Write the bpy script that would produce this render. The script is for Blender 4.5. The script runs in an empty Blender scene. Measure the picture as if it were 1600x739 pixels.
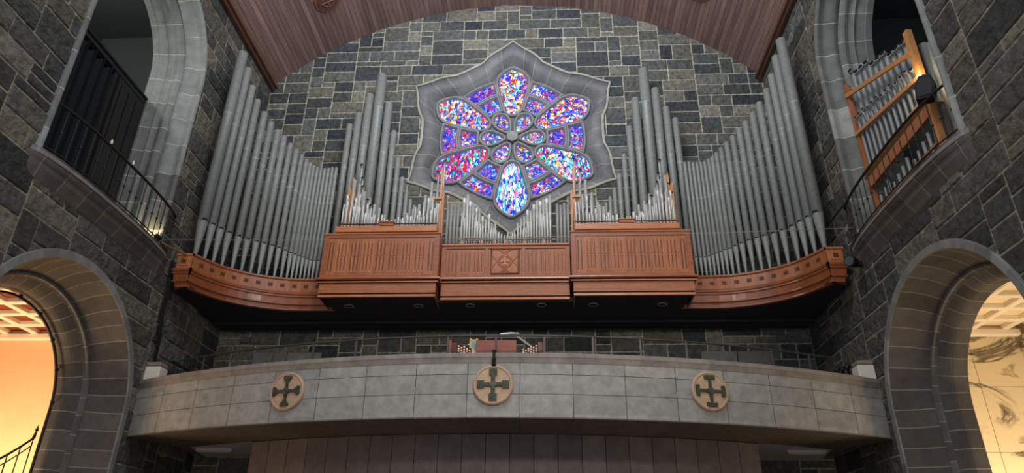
import bpy, bmesh, math, random
from mathutils import Vector, Matrix, noise
PI = math.pi
S = bpy.context.scene
C = S.collection

# ------------------------------------------------------------------ camera, world, lights, exposure
D = 17.0                                   # distance of the back wall (metres)
FPX, PITCH, YAW, ROLL = 1078.0, 0.46294, -0.05277, 0.01253
cam = bpy.data.cameras.new('camera'); camo = bpy.data.objects.new('camera', cam); C.objects.link(camo)
fw = Vector((math.sin(YAW)*math.cos(PITCH), math.cos(YAW)*math.cos(PITCH), math.sin(PITCH)))
rt = Vector((math.cos(YAW), -math.sin(YAW), 0)); up = rt.cross(fw)
rr = rt*math.cos(ROLL)+up*math.sin(ROLL); uu = -rt*math.sin(ROLL)+up*math.cos(ROLL)
camo.matrix_world = Matrix(((rr.x, uu.x, -fw.x, 0.939), (rr.y, uu.y, -fw.y, 0.0), (rr.z, uu.z, -fw.z, 1.6), (0, 0, 0, 1)))
cam.sensor_width = 36; cam.lens = FPX*36/1600; cam.clip_start = .1; cam.clip_end = 200
S.camera = camo
S.view_settings.view_transform = 'Standard'; S.view_settings.look = 'None'
S.view_settings.gamma = 1; S.view_settings.use_curve_mapping = False
S.view_settings.exposure = 0.0

w = bpy.data.worlds.new('world'); S.world = w; w.use_nodes = True
w.node_tree.nodes['Background'].inputs[0].default_value = (.84, .89, 1.0, 1)
w.node_tree.nodes['Background'].inputs[1].default_value = 0.62

def light(name, kind, loc, target, power, color, size=1.0, size_y=None, spot=None, radius=None):
    l = bpy.data.lights.new(name, kind); o = bpy.data.objects.new(name, l); C.objects.link(o)
    o.location = loc; l.energy = power; l.color = color
    if kind == 'AREA':
        l.shape = 'RECTANGLE'; l.size = size; l.size_y = size_y or size
    if kind in ('SPOT', 'POINT'): l.shadow_soft_size = radius or .1
    if kind == 'SPOT': l.spot_size = spot or 1.0; l.spot_blend = .7
    if target is not None:
        d = Vector(target)-Vector(loc); o.rotation_euler = d.to_track_quat('-Z', 'Y').to_euler()
    return o
light('crossing_daylight', 'AREA', (0, 5.0, 17.0), (0, 17, 11.5), 780, (.94, .97, 1.0), 7, 3)
light('nave_floodlight', 'SPOT', (3.0, 1.0, 8.0), (0, 15.5, 7.8), 1700, (1, .88, .74), spot=.95, radius=.5)
light('vault_daylight', 'AREA', (0, 9.5, 14.4), (0, 13.6, 18.4), 520, (.80, .85, 1.0), 4, 2)  # added fill below the vault, brightens the middle of the ceiling
for sx, col, pw in ((-1, (1, .68, .38), 270), (1, (1, .76, .48), 150)):
    light('aisle_uplight', 'POINT', (sx*9.3, 14.35, 2.0), None, pw*.6, col, radius=.25)
    light('aisle_lamp', 'AREA', (sx*10.4, 12.4, 2.2), (sx*10.4, 15.0, 5.6), pw*.9, col, 1.5, 1.0)
for sx in (-1, 1):
    light('nave_side_lamp', 'POINT', (sx*6.7, 9.6, 3.2), None, 42, (1, .66, .40), radius=.2)  # added unseen warm fill for the parapet ends, imitates glow from the aisles
light('left_gallery_bulb', 'POINT', (-10.0, 9.9, 13.6), None, 260, (.93, 1, .94), radius=.3)  # added fill that keeps the left recess from going black
light('right_gallery_bulb', 'POINT', (10.4, 9.9, 13.6), None, 40, (.7, .88, 1), radius=.3)  # weaker cool fill added inside the right recess

# ------------------------------------------------------------------ helpers
def lin(c):
    return tuple(((v/255.0)/12.92 if v/255.0 <= .04045 else ((v/255.0+.055)/1.055)**2.4) for v in c)

def tag(o, label=None, cat=None, group=None, kind=None):
    if label: o['label'] = label
    if cat: o['category'] = cat
    if group: o['group'] = group
    if kind: o['kind'] = kind
    return o

def thing(name, loc, label, cat, group=None, rz=0):
    o = bpy.data.objects.new(name, None); C.objects.link(o)
    o.location = loc; o.rotation_euler = (0, 0, rz); o.empty_display_size = .1
    return tag(o, label, cat, group)

ORD = {1: 'first', 2: 'second', 3: 'third', 4: 'fourth', 5: 'fifth', 6: 'sixth', 7: 'seventh', 8: 'eighth', 9: 'ninth', 10: 'tenth',
       11: 'eleventh', 12: 'twelfth', 13: 'thirteenth', 14: 'fourteenth', 15: 'fifteenth', 16: 'sixteenth', 17: 'seventeenth',
       18: 'eighteenth', 19: 'nineteenth', 20: 'twentieth', 30: 'thirtieth', 40: 'fortieth'}
def nth(n):
    if n in ORD: return ORD[n]
    return {2: 'twenty', 3: 'thirty', 4: 'forty'}[n//10]+'-'+ORD[n % 10]

class MB:
    """collects shapes; build() links them as one mesh object"""
    def __init__(s): s.v = []; s.f = []; s.c = []; s.sm = []
    def quadmesh(s, rows, col=(1, 1, 1), closed_u=False, closed_v=False, smooth=False, colf=None):
        b = len(s.v); n = len(rows); m = len(rows[0])
        for r in rows: s.v.extend([tuple(p) for p in r])
        for i in range(n if closed_v else n-1):
            for j in range(m if closed_u else m-1):
                i2 = (i+1) % n; j2 = (j+1) % m
                s.f.append((b+i*m+j, b+i*m+j2, b+i2*m+j2, b+i2*m+j))
                s.c.append(colf(i, j) if colf else col); s.sm.append(smooth)
    def face(s, pts, col=(1, 1, 1)):
        b = len(s.v); s.v.extend([tuple(p) for p in pts]); s.f.append(tuple(range(b, b+len(pts)))); s.c.append(col); s.sm.append(False)
    def box(s, x0, x1, y0, y1, z0, z1, col=(1, 1, 1), bev=0.0, M=None):
        bm = bmesh.new(); bmesh.ops.create_cube(bm, size=1)
        bmesh.ops.scale(bm, vec=(abs(x1-x0), abs(y1-y0), abs(z1-z0)), verts=bm.verts)
        if bev > 0: bmesh.ops.bevel(bm, geom=bm.edges[:], offset=bev, segments=1, affect='EDGES')
        bmesh.ops.translate(bm, vec=((x0+x1)/2, (y0+y1)/2, (z0+z1)/2), verts=bm.verts)
        if M is not None: bmesh.ops.transform(bm, matrix=M, verts=bm.verts)
        s.addbm(bm, col)
    def addbm(s, bm, col=(1, 1, 1), smooth=False):
        b = len(s.v); bm.verts.index_update()
        s.v.extend([tuple(v.co) for v in bm.verts])
        for f in bm.faces: s.f.append(tuple(b+v.index for v in f.verts)); s.c.append(col); s.sm.append(smooth)
        bm.free()
    def cone(s, p0, p1, r0, r1, n=12, col=(1, 1, 1), cap=True, smooth=True):
        p0 = Vector(p0); p1 = Vector(p1); d = (p1-p0).normalized()
        a = d.orthogonal().normalized(); b2 = d.cross(a)
        R = [[p+(a*math.cos(2*PI*k/n)+b2*math.sin(2*PI*k/n))*r for k in range(n)] for p, r in ((p0, r0), (p1, r1))]
        s.quadmesh(R, col, closed_u=True, smooth=smooth)
        if cap:
            if r0 > 1e-4: s.face(R[0][::-1], col)
            if r1 > 1e-4: s.face(R[1], col)
    def lathe(s, base, prof, n=16, col=(1, 1, 1), colf=None, smooth=True):
        x, y, z = base
        rows = [[(x+r*math.cos(2*PI*k/n), y+r*math.sin(2*PI*k/n), z+h) for k in range(n)] for r, h in prof]
        s.quadmesh(rows, col, closed_u=True, smooth=smooth, colf=colf)
        if prof[0][0] > 1e-3: s.face(rows[0][::-1], colf(0, 0) if colf else col)
        if prof[-1][0] > 1e-3: s.face(rows[-1], colf(len(prof)-2, 0) if colf else col)
    def tube(s, pts, r, n=6, col=(1, 1, 1), closed=False, smooth=True):
        P = [Vector(p) for p in pts]; rows = []; m = len(P); nrm = None
        for i, p in enumerate(P):
            a = P[(i-1) % m] if (closed or i > 0) else p
            b = P[(i+1) % m] if (closed or i < m-1) else p
            t = (b-a).normalized()
            if nrm is None: nrm = t.orthogonal().normalized()
            nrm = (nrm-t*nrm.dot(t)).normalized(); bb = t.cross(nrm)
            rad = r[i] if isinstance(r, (list, tuple)) else r
            rows.append([p+(nrm*math.cos(2*PI*k/n)+bb*math.sin(2*PI*k/n))*rad for k in range(n)])
        s.quadmesh(rows, col, closed_u=True, closed_v=closed, smooth=smooth)
        if not closed: s.face(rows[0][::-1], col); s.face(rows[-1], col)
    def prism(s, poly, fn, d0, d1, col=(1, 1, 1)):
        """2D polygon extruded; fn(u,v,d) -> point"""
        A = [fn(u, v, d0) for u, v in poly]; B = [fn(u, v, d1) for u, v in poly]
        b = len(s.v); n = len(poly); s.v.extend([tuple(p) for p in A+B])
        s.f.append(tuple(range(b, b+n))); s.c.append(col); s.sm.append(False)
        s.f.append(tuple(range(b+2*n-1, b+n-1, -1))); s.c.append(col); s.sm.append(False)
        for i in range(n):
            j = (i+1) % n; s.f.append((b+i, b+j, b+n+j, b+n+i)); s.c.append(col); s.sm.append(False)
    def build(s, name, m, parent=None, recalc=True, loc=None):
        me = bpy.data.meshes.new(name)
        if parent is not None and loc is None: loc = parent.location
        ox, oy, oz = loc if loc is not None else (0, 0, 0)
        if parent is not None or loc is not None: V = [(x-ox, y-oy, z-oz) for x, y, z in s.v]
        else: V = s.v
        me.from_pydata(V, [], s.f)
        me.polygons.foreach_set('use_smooth', s.sm)
        ca = me.color_attributes.new('Col', 'FLOAT_COLOR', 'CORNER')
        arr = []
        for f, c in zip(s.f, s.c): arr.extend((c[0], c[1], c[2], 1.0)*len(f))
        ca.data.foreach_set('color', arr)
        if recalc:
            bm = bmesh.new(); bm.from_mesh(me); bmesh.ops.recalc_face_normals(bm, faces=bm.faces); bm.to_mesh(me); bm.free()
        me.materials.append(m); me.update()
        o = bpy.data.objects.new(name, me); C.objects.link(o)
        if parent is not None: o.parent = parent
        elif loc is not None: o.location = loc
        return o

def sub(parent_obj, child):         # child mesh already built at world coords with no parent
    child.parent = parent_obj; return child

# ------------------------------------------------------------------ materials
def mat(name, base=(1, 1, 1), rough=.6, metal=0.0, var=.25, vscale=6.0, bump=.0, bscale=20.0, stretch=None, emis=None, estr=0, coat=0, spec=.5, detail=6, dist=.02):
    m = bpy.data.materials.new(name); m.use_nodes = True; nt = m.node_tree; N = nt.nodes; L = nt.links
    b = N['Principled BSDF']; b.inputs['Roughness'].default_value = rough; b.inputs['Metallic'].default_value = metal
    b.inputs['Specular IOR Level'].default_value = spec
    if coat: b.inputs['Coat Weight'].default_value = coat; b.inputs['Coat Roughness'].default_value = .18
    at = N.new('ShaderNodeAttribute'); at.attribute_name = 'Col'
    mul = N.new('ShaderNodeMix'); mul.data_type = 'RGBA'; mul.blend_type = 'MULTIPLY'; mul.inputs[0].default_value = 1
    L.new(at.outputs['Color'], mul.inputs[6]); mul.inputs[7].default_value = (*base, 1)
    tc = N.new('ShaderNodeTexCoord'); src = tc.outputs['Object']
    if stretch:
        mp = N.new('ShaderNodeMapping'); mp.inputs['Scale'].default_value = stretch; L.new(src, mp.inputs[0]); src = mp.outputs[0]
    no = N.new('ShaderNodeTexNoise'); no.inputs['Scale'].default_value = vscale; no.inputs['Detail'].default_value = detail
    no.inputs['Roughness'].default_value = .65; L.new(src, no.inputs['Vector'])
    mr = N.new('ShaderNodeMapRange'); mr.inputs[1].default_value = .3; mr.inputs[2].default_value = .7
    mr.inputs[3].default_value = 1-var; mr.inputs[4].default_value = 1+var; L.new(no.outputs[0], mr.inputs[0])
    mu = N.new('ShaderNodeMix'); mu.data_type = 'RGBA'; mu.blend_type = 'MULTIPLY'; mu.inputs[0].default_value = 1
    L.new(mul.outputs[2], mu.inputs[6]); L.new(mr.outputs[0], mu.inputs[7]); L.new(mu.outputs[2], b.inputs['Base Color'])
    if bump:
        n2 = N.new('ShaderNodeTexNoise'); n2.inputs['Scale'].default_value = bscale; n2.inputs['Detail'].default_value = 8
        n2.inputs['Roughness'].default_value = .6; L.new(src, n2.inputs['Vector'])
        bp = N.new('ShaderNodeBump'); bp.inputs['Strength'].default_value = bump; bp.inputs['Distance'].default_value = dist
        L.new(n2.outputs[0], bp.inputs['Height']); L.new(bp.outputs[0], b.inputs['Normal'])
    if emis: b.inputs['Emission Color'].default_value = (*emis, 1); b.inputs['Emission Strength'].default_value = estr
    return m

M_WALL = mat('rock_faced_limestone', rough=.85, var=.45, vscale=8, bump=1.0, bscale=5, dist=.2, spec=.3)
M_DRESS = mat('dressed_limestone', rough=.75, var=.22, vscale=3.5, bump=.25, bscale=30, spec=.3)
M_PARA = mat('parapet_limestone', rough=.8, var=.22, vscale=5, bump=.2, bscale=60, spec=.25)
M_PANEL = mat('brown_stone_panelling', rough=.6, var=.25, vscale=4, bump=.05, bscale=40)
M_BOARD = mat('ceiling_boards', rough=.6, var=.3, vscale=2.5, stretch=(6, .35, 6), bump=.1, bscale=8)
M_WOOD = mat('varnished_mahogany', rough=.38, var=.3, vscale=3, stretch=(9, 9, 1.1), bump=.06, bscale=10, coat=.35)
M_WOODH = mat('varnished_mahogany_rail', rough=.33, var=.28, vscale=3, stretch=(1.1, 1.1, 9), bump=.05, bscale=10, coat=.45)
M_PINE = mat('light_pine', rough=.5, var=.2, vscale=4, stretch=(7, 7, 1), bump=.05, bscale=10)
M_PIPE = mat('dull_grey_pipe_metal', rough=.5, metal=.12, var=.16, vscale=9, bump=.06, bscale=25)
M_TIN = mat('bright_tin', rough=.42, metal=.2, var=.12, vscale=6)
M_DARK = mat('dark_interior', rough=.8, var=.1)
M_IRON = mat('wrought_iron', rough=.5, metal=.3, var=.2, vscale=20)
M_BLACK = mat('black_plastic', rough=.6, var=.05, spec=.2)
M_PLAST = mat('painted_plaster', rough=.8, var=.06, vscale=1.5)
M_BRONZE = mat('green_bronze', rough=.6, metal=.2, var=.4, vscale=25, bump=.4, bscale=40)
M_DISC = mat('buff_stone', rough=.8, var=.16, vscale=12, bump=.1, bscale=60)
M_LOUV = mat('painted_louvre', rough=.75, var=.12, vscale=5, spec=.12)

def marble():
    m = bpy.data.materials.new('cream_marble'); m.use_nodes = True; nt = m.node_tree; N = nt.nodes; L = nt.links
    b = N['Principled BSDF']; b.inputs['Roughness'].default_value = .35
    at = N.new('ShaderNodeAttribute'); at.attribute_name = 'Col'
    tc = N.new('ShaderNodeTexCoord'); mp = N.new('ShaderNodeMapping'); mp.inputs['Rotation'].default_value = (.3, .55, .2); mp.inputs['Scale'].default_value = (.45, .6, .9)
    L.new(tc.outputs['Object'], mp.inputs[0])
    n1 = N.new('ShaderNodeTexNoise'); n1.inputs['Scale'].default_value = 1.1; n1.inputs['Detail'].default_value = 9; n1.inputs['Roughness'].default_value = .62; n1.inputs['Distortion'].default_value = .9
    L.new(mp.outputs[0], n1.inputs[0])
    sb = N.new('ShaderNodeMath'); sb.operation = 'SUBTRACT'; sb.inputs[1].default_value = .5; L.new(n1.outputs[0], sb.inputs[0])
    ab = N.new('ShaderNodeMath'); ab.operation = 'ABSOLUTE'; L.new(sb.outputs[0], ab.inputs[0])
    cr = N.new('ShaderNodeValToRGB'); e = cr.color_ramp.elements
    e[0].position = 0; e[0].color = (.12, .13, .13, 1); e[1].position = .05; e[1].color = (1, 1, 1, 1)
    e2 = cr.color_ramp.elements.new(.02); e2.color = (.45, .44, .42, 1)
    L.new(ab.outputs[0], cr.inputs[0])
    mk = N.new('ShaderNodeTexNoise'); mk.inputs['Scale'].default_value = .7; L.new(tc.outputs['Object'], mk.inputs[0])
    mm = N.new('ShaderNodeMapRange'); mm.inputs[1].default_value = .40; mm.inputs[2].default_value = .48; L.new(mk.outputs[0], mm.inputs[0])
    mx = N.new('ShaderNodeMix'); mx.data_type = 'RGBA'; mx.inputs[6].default_value = (1, 1, 1, 1); L.new(mm.outputs[0], mx.inputs[0]); L.new(cr.outputs[0], mx.inputs[7])
    mu = N.new('ShaderNodeMix'); mu.data_type = 'RGBA'; mu.blend_type = 'MULTIPLY'; mu.inputs[0].default_value = 1
    L.new(at.outputs['Color'], mu.inputs[6]); L.new(mx.outputs[2], mu.inputs[7]); L.new(mu.outputs[2], b.inputs['Base Color'])
    return m
M_MARBLE = marble()

def glass_mat(name, palette, scale, stretch, strength, halos=(), seed=0.0):
    """leaded stained glass lit from outside: cells of coloured glass with dark leads; halos: (x,z,r,colour)"""
    m = bpy.data.materials.new(name); m.use_nodes = True; nt = m.node_tree; N = nt.nodes; L = nt.links
    b = N['Principled BSDF']; b.inputs['Roughness'].default_value = .6; b.inputs['Specular IOR Level'].default_value = .1
    tc = N.new('ShaderNodeTexCoord')
    wn = N.new('ShaderNodeTexNoise'); wn.inputs['Scale'].default_value = 3.0; L.new(tc.outputs['Object'], wn.inputs[0])
    ad = N.new('ShaderNodeMix'); ad.data_type = 'VECTOR'; ad.blend_type = 'MIX'
    ma = N.new('ShaderNodeVectorMath'); ma.operation = 'MULTIPLY_ADD'; L.new(wn.outputs['Color'], ma.inputs[0]); ma.inputs[1].default_value = (.16, .0, .16)
    L.new(tc.outputs['Object'], ma.inputs[2])
    mp = N.new('ShaderNodeMapping'); mp.inputs['Scale'].default_value = (stretch[0], 0, stretch[1]); mp.inputs['Location'].default_value = (seed, seed*2, -seed)
    L.new(ma.outputs[0], mp.inputs[0])
    v = N.new('ShaderNodeTexVoronoi'); v.inputs['Scale'].default_value = scale; v.inputs['Randomness'].default_value = .95; L.new(mp.outputs[0], v.inputs['Vector'])
    v.distance = 'MANHATTAN'; ve = N.new('ShaderNodeTexVoronoi'); ve.feature = 'F2'; ve.distance = 'MANHATTAN'; ve.inputs['Scale'].default_value = scale; ve.inputs['Randomness'].default_value = .95; L.new(mp.outputs[0], ve.inputs['Vector'])
    vd = N.new('ShaderNodeMath'); vd.operation = 'SUBTRACT'; L.new(ve.outputs['Distance'], vd.inputs[0]); L.new(v.outputs['Distance'], vd.inputs[1])
    sep = N.new('ShaderNodeSeparateColor'); L.new(v.outputs['Color'], sep.inputs[0])
    # patches of related colour
    big = N.new('ShaderNodeTexNoise'); big.inputs['Scale'].default_value = 2.2; big.inputs['Detail'].default_value = 1; L.new(v.outputs['Position'], big.inputs[0])
    bm_ = N.new('ShaderNodeMapRange'); bm_.inputs[1].default_value = .3; bm_.inputs[2].default_value = .7; L.new(big.outputs[0], bm_.inputs[0])
    mxf = N.new('ShaderNodeMix'); mxf.inputs[0].default_value = .45; L.new(sep.outputs[0], mxf.inputs[2]); L.new(bm_.outputs[0], mxf.inputs[3])
    cr = N.new('ShaderNodeValToRGB'); cr.color_ramp.interpolation = 'CONSTANT'
    n = len(palette)
    while len(cr.color_ramp.elements) < n: cr.color_ramp.elements.new(.5)
    for i, c in enumerate(palette):
        cr.color_ramp.elements[i].position = .12+.76*i/n if i else 0
        cr.color_ramp.elements[i].color = (*lin(c), 1)
    L.new(mxf.outputs[0], cr.inputs[0]); col = cr.outputs[0]
    for hx, hz, hr0, hr1, hc in halos:
        dd = N.new('ShaderNodeVectorMath'); dd.operation = 'DISTANCE'; L.new(tc.outputs['Object'], dd.inputs[0]); dd.inputs[1].default_value = (hx, 0, hz)
        lo = N.new('ShaderNodeMath'); lo.operation = 'GREATER_THAN'; lo.inputs[1].default_value = hr0; L.new(dd.outputs['Value'], lo.inputs[0])
        hi = N.new('ShaderNodeMath'); hi.operation = 'LESS_THAN'; hi.inputs[1].default_value = hr1; L.new(dd.outputs['Value'], hi.inputs[0])
        an = N.new('ShaderNodeMath'); an.operation = 'MULTIPLY'; L.new(lo.outputs[0], an.inputs[0]); L.new(hi.outputs[0], an.inputs[1])
        mx = N.new('ShaderNodeMix'); mx.data_type = 'RGBA'; L.new(an.outputs[0], mx.inputs[0]); L.new(col, mx.inputs[6]); mx.inputs[7].default_value = (*lin(hc), 1); col = mx.outputs[2]
    br = N.new('ShaderNodeMapRange'); br.inputs[3].default_value = .25; br.inputs[4].default_value = 1.4; L.new(sep.outputs[1], br.inputs[0])
    ld = N.new('ShaderNodeMapRange'); ld.inputs[1].default_value = .07; ld.inputs[2].default_value = .16; L.new(vd.outputs[0], ld.inputs[0])
    mm = N.new('ShaderNodeMath'); mm.operation = 'MULTIPLY'; L.new(br.outputs[0], mm.inputs[0]); L.new(ld.outputs[0], mm.inputs[1])
    m3 = N.new('ShaderNodeMix'); m3.data_type = 'RGBA'; m3.blend_type = 'MULTIPLY'; m3.inputs[0].default_value = 1; L.new(col, m3.inputs[6]); L.new(mm.outputs[0], m3.inputs[7])
    L.new(m3.outputs[2], b.inputs['Emission Color']); b.inputs['Emission Strength'].default_value = strength
    b.inputs['Base Color'].default_value = (.02, .02, .03, 1)
    return m

# ------------------------------------------------------------------ rock-faced ashlar walls
STONES = [(96, 99, 95), (84, 87, 85), (72, 76, 77), (106, 107, 99), (124, 122, 108), (78, 82, 81), (90, 92, 88), (102, 103, 95), (68, 73, 76), (112, 110, 98)]
STONES2 = [(114, 108, 93), (64, 66, 64), (116, 112, 98), (70, 72, 69), (92, 92, 86), (84, 84, 79), (77, 77, 73), (98, 97, 89), (106, 102, 90), (80, 81, 78), (88, 88, 83), (74, 75, 72), (94, 90, 82)]
def ashlar(mb, fn, W, H, unit, seed, insides, mort, tone=1.0, pal=None, wmin=2, wmax=6, cell=.13, relief=.02, gap=.013):
    """irregular coursed stones on a (u,v) wall; fn(u,v,d) -> point, insides: list of f(u,v)->None or nearest boundary point"""
    rnd = random.Random(seed); nu = int(round(W/unit)); nv = int(round(H/unit))
    used = [[False]*nu for _ in range(nv)]
    def snap(u, v):
        for f in insides:
            q = f(u, v)
            if q is not None: return q, True
        return (u, v), False
    def grid(us, vs, hf, col):
        pts = []; ins = []
        for v in vs:
            r = []; ri = []
            for u in us:
                q, i = snap(u, v); r.append(fn(q[0], q[1], hf(u, v, us, vs))); ri.append(i)
            pts.append(r); ins.append(ri)
        if all(all(x) for x in ins): return
        b = len(mb.v); m = len(us)
        for r in pts: mb.v.extend([tuple(p) for p in r])
        for i in range(len(vs)-1):
            for j in range(m-1):
                if ins[i][j] and ins[i][j+1] and ins[i+1][j] and ins[i+1][j+1]: continue
                mb.f.append((b+i*m+j, b+i*m+j+1, b+(i+1)*m+j+1, b+(i+1)*m+j)); mb.c.append(col); mb.sm.append(False)
    g = gap
    for r in range(nv):
        c = 0
        while c < nu:
            if used[r][c]: c += 1; continue
            free = 0
            while c+free < nu and not used[r][c+free] and free < wmax+2: free += 1
            t = rnd.random()
            h = 1 if t < .16 else (2 if t < .86 else 3)
            wd = rnd.randint(wmin, wmax) if h > 1 else rnd.randint(2, 4)
            if wd > free or free-wd == 1: wd = free
            h = min(h, nv-r)
            for hh in range(1, h):
                if any(used[r+hh][c+k] for k in range(wd)): h = hh; break
            for a in range(h):
                for k in range(wd): used[r+a][c+k] = True
            u0, u1 = c*unit+g, (c+wd)*unit-g; v0, v1 = r*unit+g, (r+h)*unit-g
            b3 = [rnd.random() for _ in range(3)]
            base = lin(rnd.choice(pal or STONES)); k = tone*(0.8+.5*b3[0])
            col = (base[0]*k, base[1]*k, base[2]*k)
            e = .025
            nn = max(1, int((u1-u0)/cell)); mm = max(1, int((v1-v0)/cell))
            us = [u0]+[u0+e+(u1-u0-2*e)*i/nn for i in range(nn+1)]+[u1]
            vs = [v0]+[v0+e+(v1-v0-2*e)*i/mm for i in range(mm+1)]+[v1]
            amp = relief*(.5+b3[1]); sx = rnd.random()*50; tu = rnd.uniform(-1, 1)*.3; tv = rnd.uniform(-1, 1)*.5
            def hf(u, v, us, vs, u0=u0, u1=u1, v0=v0, v1=v1):
                if u in (u0, u1) or v in (v0, v1): return 0.002
                nz = noise.noise(Vector((u*3.1+sx, v*3.1, sx)))+.5*noise.noise(Vector((u*8+sx, v*8, 3)))
                return .008+amp*(.7+.9*nz+tu*(u-u0)/(u1-u0)+tv*(v-v0)/(v1-v0))
            grid(us, vs, hf, col)
            c += wd
    nu2 = int(W/.1); nv2 = int(H/.1)
    grid([W*i/nu2 for i in range(nu2+1)], [H*i/nv2 for i in range(nv2+1)], lambda u, v, a, b: 0.004, mort)

def stilted(cu, r, spring, vmin=-9):
    def f(u, v):
        du = u-cu
        if v < vmin: return None
        if v <= spring:
            if abs(du) >= r: return None
            if vmin > 0 and v-vmin < min(r-abs(du), 9): return (u, vmin)
            return (cu+(r if du >= 0 else -r), v)
        d = math.hypot(du, v-spring)
        if d >= r: return None
        if d < 1e-6: return (cu, spring+r)
        return (cu+du*r/d, spring+(v-spring)*r/d)
    return f

WX = 7.6                       # half width of the nave
RC = (0.0, 13.60); RR = 3.43    # rose centre (x, z) and radius
def rose_out(t):
    """outline radius of the rose; t = degrees from the nearest cusp (0..30)"""
    P = [(0, 3.43), (3, 3.27), (7, 3.12), (11, 3.02), (15, 2.90), (19.5, 2.74), (20.5, 2.72), (25, 2.68), (30, 2.67)]
    for (a, ra), (b, rb) in zip(P, P[1:]):
        if t <= b: return ra+(rb-ra)*(t-a)/(b-a)
    return P[-1][1]
def fold(deg): return abs(((deg-30) % 60)-0) if False else (lambda q: min(q, 60-q))((deg-30) % 60)
def rose_inside(u, v):
    x = u-WX; dx = x-RC[0]; dz = v-RC[1]; d = math.hypot(dx, dz)
    if d > 3.5: return None
    r = rose_out(fold(math.degrees(math.atan2(dz, dx))))
    if d >= r: return None
    if d < 1e-5: return (WX, RC[1]+r)
    return (WX+RC[0]+dx*r/d, RC[1]+dz*r/d)

mb = MB()
ashlar(mb, lambda u, v, d: (u-WX, D-d, v), 2*WX, 18.8, .2, 5, [rose_inside], lin((190, 186, 164)), tone=1.15, wmin=2, wmax=5)
tag(mb.build('wall_back', M_WALL, recalc=False), 'dark grey rock-faced stone wall around the rose window', None, None, 'structure')

AY, AR, AS = 11.36, 2.36, 4.5           # lower arches: centre, radius, springing
NY, NR, NS, NZ = 11.33, 2.03, 12.60, 8.0  # upper gallery openings
Y0 = 4.0
for s, nm in ((-1, 'left'), (1, 'right')):
    mb = MB()
    ashlar(mb, (lambda s: lambda u, v, d: (s*(WX-d), u+Y0, v))(s), D-Y0, 15.6, .212, 11+s, [stilted(AY-Y0, AR-.03, AS), stilted(NY-Y0, NR-.02, NS, NZ)],
           lin((158, 152, 132)), tone=1.08, wmin=3, wmax=7, cell=.14, relief=.02, gap=.012, pal=STONES2)
    tag(mb.build('wall_'+nm, M_WALL, recalc=False), 'tall %s stone wall with a low arch and an upper gallery opening' % nm, None, None, 'structure')

# floor (below the frame) and the nave shell
mb = MB(); mb.box(-13, 13, 2.5, 18.6, -.2, 0, lin((120, 112, 100)))
tag(mb.build('floor', M_PANEL), 'stone floor of the nave', None, None, 'structure')

# ceiling: shallow barrel vault of boards
CR = 10.8; CZ = 18.62-CR
half = math.asin((WX)/CR)
mb = MB(); rnd = random.Random(3); nb = 116
prof = []
for i in range(nb):
    a0 = -half+2*half*i/nb; a1 = -half+2*half*(i+1)/nb; q = (a1-a0)
    k = .8+.45*rnd.random()
    if i % 9 == 4: k *= 1.25
    base = lin((126, 100, 91)); col = tuple(c*k for c in base)
    for (b0, b1, r, cc) in ((a0, a0+q*.06, CR+.012, (.03, .02, .015)), (a0+q*.06, a1, CR, col)):
        pts = [(math.sin(b)*r, CZ+math.cos(b)*r) for b in (b0, b1)]
        j0 = rnd.random()*5
        ys = [2.5, 5+j0*.4, 9+j0, 17.05]
        for y0, y1 in zip(ys, ys[1:]):
            kk = .88+.24*rnd.random(); c2 = tuple(c*kk for c in cc)
            mb.face([(pts[0][0], y0, pts[0][1]), (pts[1][0], y0, pts[1][1]), (pts[1][0], y1, pts[1][1]), (pts[0][0], y1, pts[0][1])], c2)
tag(mb.build('ceiling', M_BOARD, recalc=False), 'shallow vaulted ceiling of dark brown timber boards', None, None, 'structure')
mb = MB()     # outer skin so that the vault is solid
rows = [[(math.sin(-half+2*half*i/40)*(CR+.25), y, CZ+math.cos(-half+2*half*i/40)*(CR+.25)) for i in range(41)] for y in (2.5, 17.3)]
mb.quadmesh(rows, lin((60, 50, 45)))
tag(mb.build('ceiling_roof', M_PANEL), 'roof above the boarded vault', None, None, 'structure')
for s, nm in ((-1, 'left'), (1, 'right')):
    mb = MB()
    mb.box(min(s*7.60, s*7.38), max(s*7.60, s*7.38), 2.5, 16.97, 15.36, 15.5, lin((104, 70, 54)), .01)
    mb.box(min(s*7.60, s*7.46), max(s*7.60, s*7.46), 2.5, 16.97, 15.24, 15.36, lin((84, 56, 44)), .01)
    tag(mb.build('trim_1' if s < 0 else 'trim_2', M_WOODH), 'brown timber cornice where the vault meets the %s wall' % nm, None, None, 'structure')

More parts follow.
